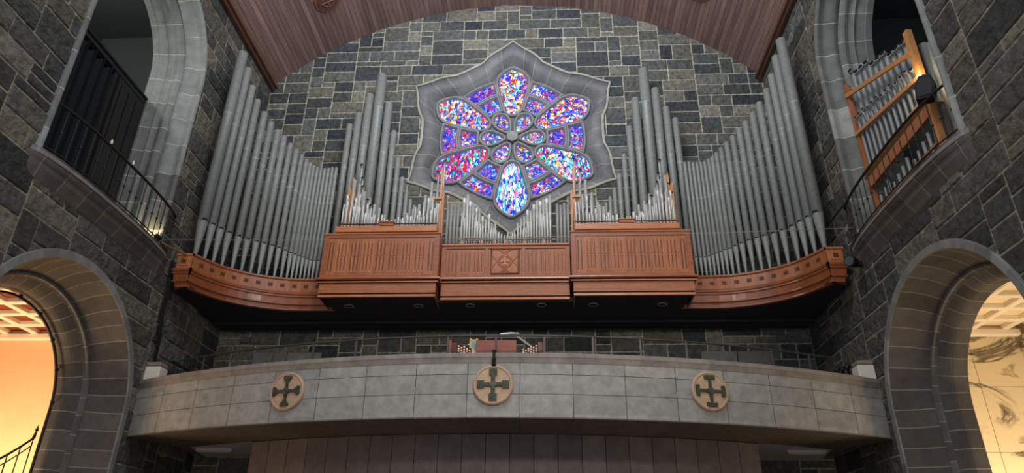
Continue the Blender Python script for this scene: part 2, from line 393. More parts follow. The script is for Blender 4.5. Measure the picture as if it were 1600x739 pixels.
# carved octagonal bosses in the vault
for s, nm in ((-1, 'left'), (1, 'right')):
    x = s*5.5; y = 15.05; a = math.asin(x/CR); zc = CZ+math.cos(a)*CR
    o = thing('ceiling_boss', (x, y, zc), 'octagonal carved timber boss on the %s slope of the vaulted ceiling' % nm, 'ceiling ornament', 'octagonal ceiling bosses')
    t = Vector((math.cos(a), 0, -math.sin(a))); nrm = Vector((-math.sin(a), 0, -math.cos(a)))
    f = lambda u, v, d: Vector((x, y, zc))+t*u+Vector((0, 1, 0))*v+nrm*d
    oc = [(.42*math.cos(PI/8+k*PI/4), .42*math.sin(PI/8+k*PI/4)) for k in range(8)]
    m = MB(); m.prism(oc, f, -.02, .05, lin((120, 80, 60))); m.prism([(u*.78, v*.78) for u, v in oc], f, .05, .08, lin((96, 62, 48))); bpn = m.build('boss_panel', M_WOOD, o)
    m = MB(); m.tube([f(.17*math.cos(k*PI/8), .17*math.sin(k*PI/8), .09) for k in range(16)], .018, 5, lin((130, 88, 66)), closed=True)
    for k in range(4): m.tube([f(0, 0, .09), f(.22*math.cos(k*PI/2), .22*math.sin(k*PI/2), .09)], .02, 5, lin((130, 88, 66)))
    cv = m.build('carving', M_WOOD, o); cv.parent = bpn

# ------------------------------------------------------------------ swept stone surrounds
def arch_path(cy, r, spring, z0, nj, na):
    """stations along a stilted arch: (centre-line angle data); returns list of (y, z, ny, nz) for unit radius offset"""
    out = []
    for i in range(nj): out.append(('j', 1, z0+(spring-z0)*i/nj))
    for i in range(na+1): out.append(('a', PI*i/na, 0))
    for i in range(nj): out.append(('j', -1, spring-(spring-z0)*(i+1)/nj))
    return out
def arch_surround(mb, s, cy, spring, z0, prof, nj, na, cols, mort, seed, jw=.018, kv=(.75, .45)):
    """prof: list of (X depth from nave axis, radius, column index); joints are thin light strips"""
    rnd = random.Random(seed); ncol = max(p[2] for p in prof)+1
    # parametrise by arc length at mean radius
    R = sum(p[1] for p in prof)/len(prof); hj = spring-z0; L = 2*hj+PI*R
    def pt(sv, X, r):
        if sv < hj: return (s*X, cy+r, z0+sv)
        if sv > hj+PI*R: return (s*X, cy-r, z0+(L-sv))
        a = (sv-hj)/R; return (s*X, cy+r*math.cos(a), spring+r*math.sin(a))
    for c in range(ncol):
        P = [p for p in prof if p[2] == c]
        n = nj if c % 2 == 0 else na
        t = rnd.random()*.5; cuts = [0.0]; 
        while cuts[-1] < L: cuts.append(cuts[-1]+n*(.9+.2*rnd.random()) if len(cuts) > 1 else n*(.4+t))
        cuts[-1] = L
        for a, b in zip(cuts, cuts[1:]):
            if b-a < .05: continue
            k = kv[0]+kv[1]*rnd.random(); col = tuple(v*k for v in cols[c % len(cols)])
            m = max(2, int((b-a-jw)/.12)+1)
            rows = [[pt(a+jw+(b-a-jw)*i/m, X, r) for X, r, _ in P] for i in range(m+1)]
            mb.quadmesh(rows, col, smooth=False)
            mb.quadmesh([[pt(a, X, r) for X, r, _ in P], [pt(a+jw, X, r) for X, r, _ in P]], mort)

MORT = lin((136, 132, 120))
def halfround(X, r0, r1, bulge, col, n=6):
    """roll moulding between radii r0>r1 on the wall plane"""
    return [(X-bulge*math.sin(PI*i/n), (r0+r1)/2+(r0-r1)/2*math.cos(PI*i/n), col) for i in range(n+1)]
for s, nm in ((-1, 'left'), (1, 'right')):
    # lower arch
    mb = MB()
    g1 = lin((128, 130, 127)); g2 = lin((86, 82, 79)); g3 = lin((92, 91, 89))
    pr = [(7.60, 2.37, 0), (7.545, 2.37, 0), (7.535, 2.36, 0), (7.535, 2.23, 0), (7.56, 2.215, 0)]
    cove = [(7.56, 2.215, 1)]
    for i in range(1, 9):
        t = i/8; cove.append((7.56+.66*t, 2.215-.25*t-.055*math.sin(t*PI)*-1 if False else 2.215-.22*t+.05*math.sin(t*PI), 1))
    step = [(8.22, 1.995, 2), (8.205, 1.965, 2), (8.22, 1.93, 2), (8.27, 1.93, 2), (8.30, 1.90, 2)]
    inner = [(8.30, 1.90, 3)]+[(8.30+.26*i/5, 1.90-.17*math.sin(i/5*PI/2), 3) for i in range(1, 6)]+[(8.75, 1.72, 3)]
    arch_surround(mb, s, AY, AS, 1.2, pr+cove+step+inner, .36, .36, [g1, g2, g3, g2], MORT, 21+s)
    tag(mb.build('trim_3' if s < 0 else 'trim_4', M_DRESS, recalc=False), 'moulded grey stone arch surround low in the %s wall' % nm, None, None, 'structure')
    # upper gallery opening
    mb = MB()
    h1 = lin((130, 132, 128)); h2 = lin((138, 141, 137))
    pr = [(7.60, 2.060, 0)]+halfround(7.575, 2.050, 1.920, .06, 0)+[(7.60+.42*i/8, 1.915-.05*i/8+.045*math.sin(i/8*2*PI), 0) for i in range(1, 9)]
    o2 = [(8.02, 1.865, 1), (8.03, 1.830, 1)]+[(8.03+.32*i/6, 1.830-.10*i/6-.04*math.sin(i/6*2*PI), 1) for i in range(1, 7)]+[(8.36, 1.78, 1), (8.58, 1.72, 1), (8.60, 1.70, 1), (8.75, 1.70, 1)]
    arch_surround(mb, s, NY, NS, 7.95, pr+o2, .78, .70, [h2, h1], lin((200, 198, 182)), 31+s, jw=.014, kv=(.55, .75))
    tag(mb.build('trim_5' if s < 0 else 'trim_6', M_DRESS, recalc=False), 'pale grey moulded stone surround of the %s upper gallery opening' % nm, None, None, 'structure')
    # gallery recess behind the opening
    mb = MB(); dk = lin((72, 75, 74))
    X1, X2 = 8.7, 11.5
    mb.box(min(s*X2, s*(X2+.2)), max(s*X2, s*(X2+.2)), 8.4, 14.6, 7.8, 15.4, dk)
    mb.box(min(s*X1, s*X2), max(s*X1, s*X2), 8.3, 8.5, 7.8, 15.4, dk)
    mb.box(min(s*X1, s*X2), max(s*X1, s*X2), 14.4, 14.6, 7.8, 15.4, dk)
    mb.box(min(s*X1, s*X2), max(s*X1, s*X2), 8.3, 14.6, 15.2, 15.4, dk)
    # inner face of the nave wall around the opening (frame of the recess)
    for (y0, y1, z0, z1) in ((8.3, NY-1.71, 7.8, 15.4), (NY+1.71, 14.6, 7.8, 15.4), (8.3, 14.6, NS+1.72, 15.4)):
        mb.box(min(s*8.72, s*8.78), max(s*8.72, s*8.78), y0, y1, z0, z1, dk)
    tag(mb.build('wall_%s_gallery' % nm, M_PLAST), 'dim plastered recess behind the %s upper opening' % nm, None, None, 'structure')
    mb = MB(); mb.box(min(s*7.64, s*11.6), max(s*7.64, s*11.6), 8.3, 14.6, 7.72, 7.97, lin((90, 88, 84)))
    tag(mb.build('floor_%s_gallery' % nm, M_DRESS), 'floor of the %s upper gallery' % nm, None, None, 'structure')

    # ---- side aisle beyond the lower arch
    mb = MB(); XW = 12.6 if s < 0 else 11.25
    if s < 0:
        pc = lin((232, 196, 156))
        mb.box(-12.8, -8.0, 15.0, 15.2, 0, 6.75, pc); mb.box(-12.8, -12.6, 5, 15, 0, 6.75, pc)
        tag(mb.build('wall_left_aisle', M_PLAST), 'warmly lit plaster wall seen through the left arch', None, None, 'structure')
    else:
        def slab(fn, u0, u1, v0, v1, nu, nv):
            for i in range(nu):
                for j in range(nv):
                    a = u0+(u1-u0)*i/nu; b = u0+(u1-u0)*(i+1)/nu; c = v0+(v1-v0)*j/nv; d = v0+(v1-v0)*(j+1)/nv
                    k = .95+.1*random.random(); cc = tuple(v*k for v in lin((226, 210, 176)))
                    mb.face([fn(a, c, 0), fn(b, c, 0), fn(b, d, 0), fn(a, d, 0)], lin((120, 108, 84)))
                    e = .006; mb.face([fn(a+e, c+e, .004), fn(b-e, c+e, .004), fn(b-e, d-e, .004), fn(a+e, d-e, .004)], cc)
        slab(lambda u, v, d: (u, 15.0-d, v), 8.0, 11.25, 0, 6.75, 3, 5)
        slab(lambda u, v, d: (11.25-d, u, v), 5.0, 15.0, 0, 6.75, 8, 5)
        mb.box(8.0, 11.5, 15.02, 15.2, 0, 6.75, (.5, .45, .35)); mb.box(11.27, 11.5, 5, 15, 0, 6.75, (.5, .45, .35))
        tag(mb.build('wall_right_aisle', M_MARBLE, recalc=False), 'cream marble wall panels with grey veins seen through the right arch', None, None, 'structure')
    mb = MB(); fr = lin((236, 226, 206)); pan = lin((128, 52, 34)) if s < 0 else lin((232, 214, 180))
    X0c = 8.85; zc = 6.62
    xs = [X0c+.70*i for i in range(8)]; ys = [15.0-.70*i for i in range(14)]
    xs = [x for x in xs if x < XW+.3]
    mb.box(min(s*X0c, s*12.8), max(s*X0c, s*12.8), 5, 15.1, zc+.11, zc+.2, pan)
    for x in xs: mb.box(min(s*(x-.07), s*(x+.07)), max(s*(x-.07), s*(x+.07)), 5, 15.0, zc, zc+.12, fr, .02)
    for y in ys: mb.box(min(s*X0c, s*XW), max(s*X0c, s*XW), y-.07, y+.07, zc+.002, zc+.12, fr, .02)
    mb.box(min(s*X0c, s*XW), max(s*X0c, s*XW), 14.82, 15.0, zc-.12, zc+.02, fr, .02)
    tag(mb.build('ceiling_%s_aisle' % nm, M_PLAST), 'coffered plaster ceiling of the %s aisle' % nm, None, None, 'structure')

    # ---- bowed stone balcony under the upper opening
    bz = 8.0
    yc, hw = 11.5, 2.28
    def bow(t, p):        # t -1..1 along, p projection
        return p*(max(0, 1-abs(t)**2.6))**.62
    o = thing('stone_balcony', (s*7.5, yc, bz-.5), 'bowed moulded stone balcony projecting from the %s wall' % nm, 'balcony', 'stone balconies')
    N_ = 40; ts = [-1+2*i/N_ for i in range(N_+1)]
    profile = [(.30, .0), (.30, .035), (.275, .05), (.275, .012), (.285, -.005), (.285, -.05), (.25, -.075), (.25, -.10), (.215, -.14), (.17, -.17), (.15, -.23), (.15, -.25), (.12, -.29), (.07, -.36), (.035, -.42), (.02, -.44), (.0, -.46)]
    profile = [(.0, .035), (.30, .035)] + profile[2:]
    rnd = random.Random(8+s)
    joints = [i for i in range(N_) if i % 5 == 2]
    shade = [.85+.3*rnd.random() for _ in range(12)]
    def colf(i, j):
        if j in jset: return lin((128, 120, 112))
        k = shade[sum(1 for q in jset if q < j) % 12]
        b_ = lin((132, 129, 125)) if i < 5 else lin((94, 89, 85))  # coping rows coloured lighter to imitate the highlight on the rim
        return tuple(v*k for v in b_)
    us = []; jset = set()
    for i in range(N_+1):
        us.append(ts[i])
        if i in joints: jset.add(len(us)-1); us.append(ts[i]+.012)
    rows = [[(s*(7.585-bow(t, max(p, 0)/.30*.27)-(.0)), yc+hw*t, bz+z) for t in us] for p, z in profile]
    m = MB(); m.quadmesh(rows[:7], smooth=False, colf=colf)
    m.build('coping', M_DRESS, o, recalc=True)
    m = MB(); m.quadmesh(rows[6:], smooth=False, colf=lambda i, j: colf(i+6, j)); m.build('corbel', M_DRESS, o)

    # iron railing following the bow
    o = thing('iron_railing', (s*7.4, yc, bz+.03), 'black wrought iron railing along the bowed %s balcony' % nm, 'railing', 'balcony railings')
    ic = lin((38, 36, 34))
    def rp(t, z, inset=.045): return (s*(7.585-bow(t, .27)+inset), yc+hw*t, bz+z)
    m = MB(); m.tube([rp(-.93+1.86*i/30, 1.0) for i in range(31)], .028, 6, ic); m.build('handrail', M_IRON, o)
    m = MB(); m.tube([rp(-.93+1.86*i/30, .12) for i in range(31)], .014, 5, ic)
    m.build('bottom_bar', M_IRON, o)
    for i in range(20):
        t = -.93+1.86*i/19
        m = MB(); m.tube([rp(t, .03), rp(t, 1.0)], .011, 5, ic)
        m.lathe(rp(t, .5), [(.011, -.03), (.028, -.012), (.028, .012), (.011, .03)], 6, ic)
        m.build('baluster', M_IRON, o)

# ------------------------------------------------------------------ rose window
YG = 17.36
win = thing('window_1', (RC[0], 17.0, RC[1]), 'large six-petalled rose window of stained glass in carved grey stone', None); win['kind'] = 'structure'
def rin(t):
    P = [(0, 2.84), (6, 2.72), (12, 2.50), (16, 2.30), (20, 2.24), (25, 2.22), (30, 2.21)]
    for (a, ra), (b, rb) in zip(P, P[1:]):
        if t <= b: return ra+(rb-ra)*(t-a)/(b-a)
    return 2.21
rings = [(17.03, lambda t: rose_out(t)+.07), (16.93, lambda t: rose_out(t)+.065), (16.915, lambda t: rose_out(t)+.03), (16.92, lambda t: rose_out(t)-.01), (16.99, lambda t: rose_out(t)-.035)]
for q, dy in ((.12, .05), (.3, .09), (.45, .10), (.6, .14), (.8, .24), (.95, .335)):
    rings.append((17.0+dy, (lambda q: lambda t: (rose_out(t)-.035)*(1-q)+rin(t)*q)(q)))
rings.append((YG+.02, rin))
angs = []; jset = set()
for k in range(6):
    for a in [0, 1.5, 3, 5, 7, 9, 11, 13, 15, 17, 19, 19.5, 20.5, 22.5, 25, 27.5, 30, 32.5, 35, 37.5, 39.5, 40.5, 41, 43, 45, 47, 49, 51, 53, 55, 57, 58.5]:
        if a in (7, 19, 32.5, 45, 53): jset.add(len(angs)); angs.append(30+60*k+a); angs.append(30+60*k+a+.35)
        else: angs.append(30+60*k+a)
rnd = random.Random(4); sh = [.85+.3*rnd.random() for _ in range(40)]
def rcol(i, j):
    if j in jset and i > 2: return lin((160, 160, 146))
    if i <= 2: return lin((168, 166, 150))
    k = sh[sum(1 for q in jset if q < j) % 30]; b_ = lin((116, 117, 116))
    return tuple(v*k for v in b_)
rows = []
for y, rf in rings:
    rows.append([(RC[0]+rf(fold(a))*math.cos(math.radians(a)), y, RC[1]+rf(fold(a))*math.sin(math.radians(a))) for a in angs])
m = MB(); m.quadmesh(rows, closed_u=True, colf=rcol); m.build('window_surround', M_DRESS, win)
# stone plate behind the glass
m = MB(); pl = [(RC[0]+rin(fold(a))*math.cos(math.radians(a)), RC[1]+rin(fold(a))*math.sin(math.radians(a))) for a in angs]
m.prism(pl, lambda u, v, d: (u, d, v), YG+.02, YG+.12, lin((104, 105, 107))); m.build('tracery_plate', M_DRESS, win)

def smooth_loop(P, it=2):
    for _ in range(it):
        Q = []
        for i in range(len(P)):
            a = P[i]; b = P[(i+1) % len(P)]
            Q.append((a[0]*.75+b[0]*.25, a[1]*.75+b[1]*.25)); Q.append((a[0]*.25+b[0]*.75, a[1]*.25+b[1]*.75))
        P = Q
    return P
def polar(r, a): return (r*math.cos(math.radians(a)), r*math.sin(math.radians(a)))
petal = [(2.66, 0), (2.56, .16), (2.42, .33), (2.24, .43), (2.02, .45), (1.7, .38), (1.3, .28), (1.02, .20), (.92, .10), (.885, 0)]
petal = petal+[(x, -y) for x, y in petal[-2:0:-1]]
petal_s = petal[:1]+petal[1:]
def arc(r, a0, a1, n): return [polar(r, a0+(a1-a0)*i/n) for i in range(n+1)]
trap_o = arc(1.76, -11.5, 11.5, 6)+arc(2.12, 12.5, -12.5, 6)
trap_i = arc(1.13, -9.0, 9.0, 4)+arc(1.56, 10.5, -10.5, 5)
small = [(.27, 0), (.40, .09), (.55, .165), (.70, .20), (.82, .175), (.90, .10), (.93, 0)]
small = small+[(x, -y) for x, y in small[-2:0:-1]]
B_ = (24, 30, 205); B2 = (62, 80, 240); CY = (90, 200, 245); W_ = (235, 245, 255); PK = (240, 110, 190); RD = (215, 30, 50); OR = (240, 140, 50); YE = (250, 220, 100); PU = (110, 50, 200); GR = (40, 190, 130); MA = (160, 20, 90)
GS = 2.0
mats = {
 'small': glass_mat('stained_glass_small', [B_, RD, CY, B2, W_, OR, B2, PU, GR, PK], 16.74, (1, 1), GS),
 'panel': glass_mat('stained_glass_panel', [B_, PU, B2, PK, CY, B_, B2, RD, B2, OR, W_], 17.71, (1, 1), GS, seed=3),
 90: glass_mat('stained_glass_top', [CY, B2, OR, W_, YE, CY, RD, B_, PU, PK], 15.74, (1, 1), GS, [(-.16, 2.08, .08, .14, YE), (.2, 2.16, .09, .15, YE), (.12, 1.96, 0, .16, B_)], 1),
 150: glass_mat('stained_glass_upper_left', [B2, CY, PK, B2, W_, OR, CY, RD, B_, YE], 15.74, (1.2, .8), GS, [(-1.05, .82, 0, .17, B_), (-1.75, 1.35, .12, .2, YE)], 2),
 30: glass_mat('stained_glass_upper_right', [B_, PK, OR, B2, W_, YE, B_, RD, CY, B2], 15.74, (1, 1), GS, [(1.95, 1.3, .12, .2, YE), (1.75, 1.05, 0, .16, B_)], 4),
 210: glass_mat('stained_glass_lower_left', [RD, PK, MA, B2, GR, RD, B_, W_, PK, CY], 15.74, (1.5, .7), GS, [(-1.72, -.82, .11, .19, YE), (-1.7, -1.12, 0, .17, B2)], 5),
 330: glass_mat('stained_glass_lower_right', [CY, GR, B_, CY, RD, W_, PU, CY, PK, YE], 15.74, (1.3, .75), GS, [(1.85, -1.02, .12, .2, YE)], 6),
 270: glass_mat('stained_glass_bottom', [B2, CY, B_, W_, CY, W_, CY, PK, B2, W_], 14.75, (1.7, .5), GS*1.0, [(0, -1.95, 0, .12, B_)], 7)}
def rotp(P, a):
    c, s_ = math.cos(math.radians(a)), math.sin(math.radians(a)); return [(x*c-y*s_, x*s_+y*c) for x, y in P]
def offset(P, d):
    n = len(P); A = sum(P[i][0]*P[(i+1) % n][1]-P[(i+1) % n][0]*P[i][1] for i in range(n)); sg = 1 if A > 0 else -1; out = []
    for i in range(n):
        p0 = Vector(P[i-1]); p1 = Vector(P[i]); p2 = Vector(P[(i+1) % n])
        e1 = (p1-p0).normalized(); e2 = (p2-p1).normalized(); n1 = Vector((e1.y, -e1.x))*sg; n2 = Vector((e2.y, -e2.x))*sg
        nn = n1+n2; k = 1/max(.5, (1+n1.dot(n2))); q = p1+nn*k*d; out.append((q.x, q.y))
    return out
def glass_panel(poly, mt, name, yy=YG):
    f = lambda P, y: [(RC[0]+u, y, RC[1]+v) for u, v in P]
    m = MB(); m.prism(poly, lambda u, v, d: (RC[0]+u, d, RC[1]+v), yy, yy+.02); g = m.build(name, mt, win)
    m = MB(); cc = lin((122, 123, 125)); c2 = lin((138, 139, 139))
    rows = [f(offset(poly, 0), yy+.01), f(offset(poly, .012), yy-.02), f(offset(poly, .03), yy-.05), f(offset(poly, .045), yy-.075), f(offset(poly, .08), yy-.075), f(offset(poly, .105), yy-.05), f(offset(poly, .11), yy+.03)]
    m.quadmesh(rows, closed_u=True, colf=lambda i, j: c2 if i == 3 else cc)
    m.build('stone_tracery', M_DRESS, win)
for a in (90, 150, 30, 210, 330, 270):
    P = smooth_loop(petal, 1); P = [p if p[0] < 2.55 else p for p in P]
    glass_panel(rotp(P, a), mats[a], 'glass_petal')
for a in (0, 60, 120, 180, 240, 300):
    glass_panel(rotp(trap_o, a), mats['panel'], 'glass_outer_panel')
    glass_panel(rotp(trap_i, a), mats['panel'], 'glass_inner_panel')
    glass_panel(rotp(smooth_loop(small, 1), a), mats['small'], 'glass_centre_petal')
m = MB()
hx = [polar(.19, 30+60*k) for k in range(6)]
m.prism(hx, lambda u, v, d: (RC[0]+u, d, RC[1]+v), YG-.14, YG+.02, lin((140, 140, 136)))
m.build('centre_boss', M_DRESS, win)
# sky side backing so that no light leaks round the window
m = MB(); m.box(-3.6, 3.6, 17.5, 17.6, 10, 17.2, (.1, .1, .1)); tag(m.build('wall_back_outer', M_DRESS), 'outer masonry behind the rose window', None, None, 'structure')

# ------------------------------------------------------------------ organ case: platform, curved wings, boxes
CASE = [(7.05, 13.90), (6.96, 14.12), (6.83, 14.36), (6.69, 14.58), (6.52, 14.77), (6.33, 14.93), (6.12, 15.08), (5.88, 15.20), (5.62, 15.30), (5.35, 15.38), (5.05, 15.42), (4.7, 15.44), (4.15, 15.45)]
def resample(P, n):
    L = [0]
    for a, b in zip(P, P[1:]): L.append(L[-1]+math.dist(a, b))
    out = []
    for i in range(n+1):
        t = L[-1]*i/n; k = 0
        while k < len(L)-2 and L[k+1] < t: k += 1
        q = (t-L[k])/(L[k+1]-L[k]); out.append((P[k][0]+(P[k+1][0]-P[k][0])*q, P[k][1]+(P[k+1][1]-P[k][1])*q))
    return out
wd = lin((164, 98, 58)); wd2 = lin((150, 84, 48)); wd3 = lin((188, 118, 72)); wdk = lin((92, 50, 30))
# dark underside of the organ loft
m = MB()
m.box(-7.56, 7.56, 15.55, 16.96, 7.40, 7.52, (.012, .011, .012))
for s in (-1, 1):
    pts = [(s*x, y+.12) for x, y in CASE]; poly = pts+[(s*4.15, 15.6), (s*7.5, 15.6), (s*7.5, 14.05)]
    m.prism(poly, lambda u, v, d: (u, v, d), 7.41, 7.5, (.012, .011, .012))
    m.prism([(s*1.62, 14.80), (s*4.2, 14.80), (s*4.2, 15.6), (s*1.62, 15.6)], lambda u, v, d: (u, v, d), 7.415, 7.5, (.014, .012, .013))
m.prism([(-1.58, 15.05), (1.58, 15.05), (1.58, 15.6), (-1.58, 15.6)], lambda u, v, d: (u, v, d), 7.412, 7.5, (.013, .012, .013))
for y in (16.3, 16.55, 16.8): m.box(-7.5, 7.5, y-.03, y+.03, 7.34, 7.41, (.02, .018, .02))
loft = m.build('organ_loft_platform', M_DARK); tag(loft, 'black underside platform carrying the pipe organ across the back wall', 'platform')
for i, x in enumerate((-3.72, -2.06, -.83, .85, 2.06, 3.66)):
    o = thing('downlight', (x, 15.22, 7.41), 'round recessed downlight under the organ, %s from the left' % nth(i+1), 'ceiling light', 'downlights under the organ')
    m = MB(); m.lathe((x, 15.22, 7.395), [(.085, .016), (.115, .012), (.125, 0), (.115, -.008), (.09, -.004), (.085, .014)], 20, lin((120, 118, 116)))
    m.build('trim_ring', M_TIN, o)
    m = MB(); m.lathe((x, 15.22, 7.40), [(.085, 0), (.085, .01)], 16, lin((44, 42, 42))); m.build('lamp_lens', M_BLACK, o)

# profile of the wing case: (outward offset, z)
WPROF = [(-.05, 8.20), (.03, 8.20), (.035, 8.185), (.035, 8.16), (.01, 8.14), (0, 8.13), (0, 7.86), (.012, 7.85), (.045, 7.83), (.065, 7.80), (.055, 7.765), (.03, 7.75), (.03, 7.73), (.045, 7.725), (.045, 7.705), (.015, 7.69), (-.005, 7.56), (-.005, 7.545), (.02, 7.535), (.02, 7.52), (-.03, 7.50), (-.05, 7.43), (-.05, 7.40), (-.15, 7.40)]
for s, nm in ((-1, 'left'), (1, 'right')):
    P = resample(CASE, 48)
    base = thing('organ_case_wing', (s*5.8, 15.3, 7.4), 'curved varnished wood organ case front carrying the tall pipes on the %s' % nm, 'organ case', 'curved organ case wings')
    def off(i, d, P=P):
        a = Vector(P[max(0, i-1)]); b = Vector(P[min(len(P)-1, i+1)]); t = (b-a).normalized(); n = Vector((t.y, -t.x))*1
        if n.y > 0: n = -n
        return Vector(P[i])+n*d
    def seg(rows_idx, name, colr, mt):
        m = MB(); rows = []
        for k in rows_idx:
            d, z = WPROF[k]; rows.append([(s*off(i, d).x, off(i, d).y, z) for i in range(len(P))])
        rnd = random.Random(7); ks = [.85+.3*rnd.random() for _ in range(60)]
        m.quadmesh(rows, colf=lambda i, j: tuple(c*ks[j//6] for c in colr)); return m.build(name, mt, base)
    fz = seg(range(0, 8), 'frieze', wd, M_WOOD)
    seg(range(7, 16), 'moulding', wd2, M_WOODH)
    seg(range(15, 24), 'cornice', wd2, M_WOODH)
    # canted end block towards the side wall
    m = MB()
    for k in range(len(WPROF)-1):
        (d0, z0), (d1, z1) = WPROF[k], WPROF[k+1]
        cc = wd3 if z0 > 7.85 else wd2
        m.face([(s*(7.06+.0), 13.90-d0*.8, z0), (s*(7.40+d0), 13.90-d0*.8, z0), (s*(7.40+d1), 13.90-d1*.8, z1), (s*7.06, 13.90-d1*.8, z1)], cc)
        m.face([(s*(7.40+d0), 13.90-d0*.8, z0), (s*(7.46), 14.15, z0), (s*(7.46), 14.15, z1), (s*(7.40+d1), 13.90-d1*.8, z1)], cc)
    m.face([(s*7.06, 13.88, 8.2), (s*7.42, 13.88, 8.2), (s*7.46, 14.4, 8.2), (s*6.95, 14.4, 8.2)], wd)
    m.box(min(s*7.12, s*7.36), max(s*7.12, s*7.36), 13.885, 13.905, 7.9, 8.12, wd3, .006)
    m.build('end_block', M_WOOD, base)
    # inner ledge behind the case front, where the pipes stand
    m = MB(); rows = [[(s*off(i, d).x, off(i, d).y, z) for i in range(len(P))] for d, z in ((-.02, 8.19), (-.02, 8.02), (-.38, 8.02), (-.38, 7.5))]
    m.quadmesh(rows, (.02, .018, .016)); m.build('pipe_ledge', M_DARK, base)
    # rosettes
    L = sum(math.dist(a, b) for a, b in zip(P, P[1:]))
    for q in range(12):
        t = .25+q*(L-.45)/11 if q < 12 else 0
        acc = 0
        for i, (a, b) in enumerate(zip(P, P[1:])):
            dl = math.dist(a, b)
            if acc+dl >= t: break
            acc += dl
        a = Vector(P[i]); b = Vector(P[i+1]); c0 = a+(b-a)*((t-acc)/dl); tt = (b-a).normalized(); nn = Vector((tt.y, -tt.x))
        if nn.y > 0: nn = -nn
        m = MB()
        def fpt(u, v, d): 
            p = c0+tt*u+nn*d; return (s*p.x, p.y, 8.0+v)
        for du, dv in ((-.028, -.024), (.028, -.024), (-.028, .024), (.028, .024)):
            m.tube([fpt(du+.022*math.cos(k*PI/3), dv+.02*math.sin(k*PI/3), .006) for k in range(6)], .0085, 4, wdk, closed=True)
        m.tube([fpt(.012*math.cos(k*PI/3), .012*math.sin(k*PI/3), .008) for k in range(6)], .008, 4, wdk, closed=True)
        ro = m.build('carved_rosette', M_WOOD, base); ro.parent = fz
    m = MB()
    for du, dv in ((-.028, -.024), (.028, -.024), (-.028, .024), (.028, .024)):
        m.tube([(s*(7.24+du+.022*math.cos(k*PI/3)), 13.875, 8.01+dv+.02*math.sin(k*PI/3)) for k in range(6)], .0085, 4, wdk, closed=True)
    m.build('carved_rosette', M_WOOD, base)

def flute(m, x, z0, z1, y, w, col, r=.008):
    """outline of one carved linenfold flute with rounded ends"""
    pts = [(x-w/2, y, z0+w*.35), (x-w/2, y, z1-w*.6), (x-w*.28, y, z1-w*.12), (x, y, z1), (x+w*.28, y, z1-w*.12), (x+w/2, y, z1-w*.6), (x+w/2, y, z0+w*.35), (x+w*.3, y, z0+w*.08), (x, y, z0), (x-w*.3, y, z0+w*.08)]
    m.tube(pts, r, 4, col, closed=True)
def cornice_prof(m, x0, x1, y, ztop, zbot, tops, mt, parent, name, side_l=True, side_r=True):
    """stack of mouldings below a panel"""
    h = ztop-zbot
    st = [(0.0, .02), (.05, .015), (.085, -.005), (.09, -.035), (.07, -.055), (.0, -.06), (.0, -.085), (.045, -.09), (.045, -.115), (-.01, -.12), (-.01, -h+.10), (-.07, -h+.095), (-.07, -h+.065), (-.01, -h+.06), (-.015, -h+.01), (-.05, -h)]
    rows = []
    for d, z in st:
        rows.append([(x0-d, 15.6, ztop+z), (x0-d, y-d, ztop+z), (x1+d, y-d, ztop+z), (x1+d, 15.6, ztop+z)])
    rnd = random.Random(2)
    m.quadmesh(rows, colf=lambda i, j: (wd3, wd3, wd2, wd2, wdk, wdk, wdk, wd3, wdk, wd, wdk, wdk, wdk, wd3, wd2)[i])  # undersides and grooves coloured darker to deepen their shade
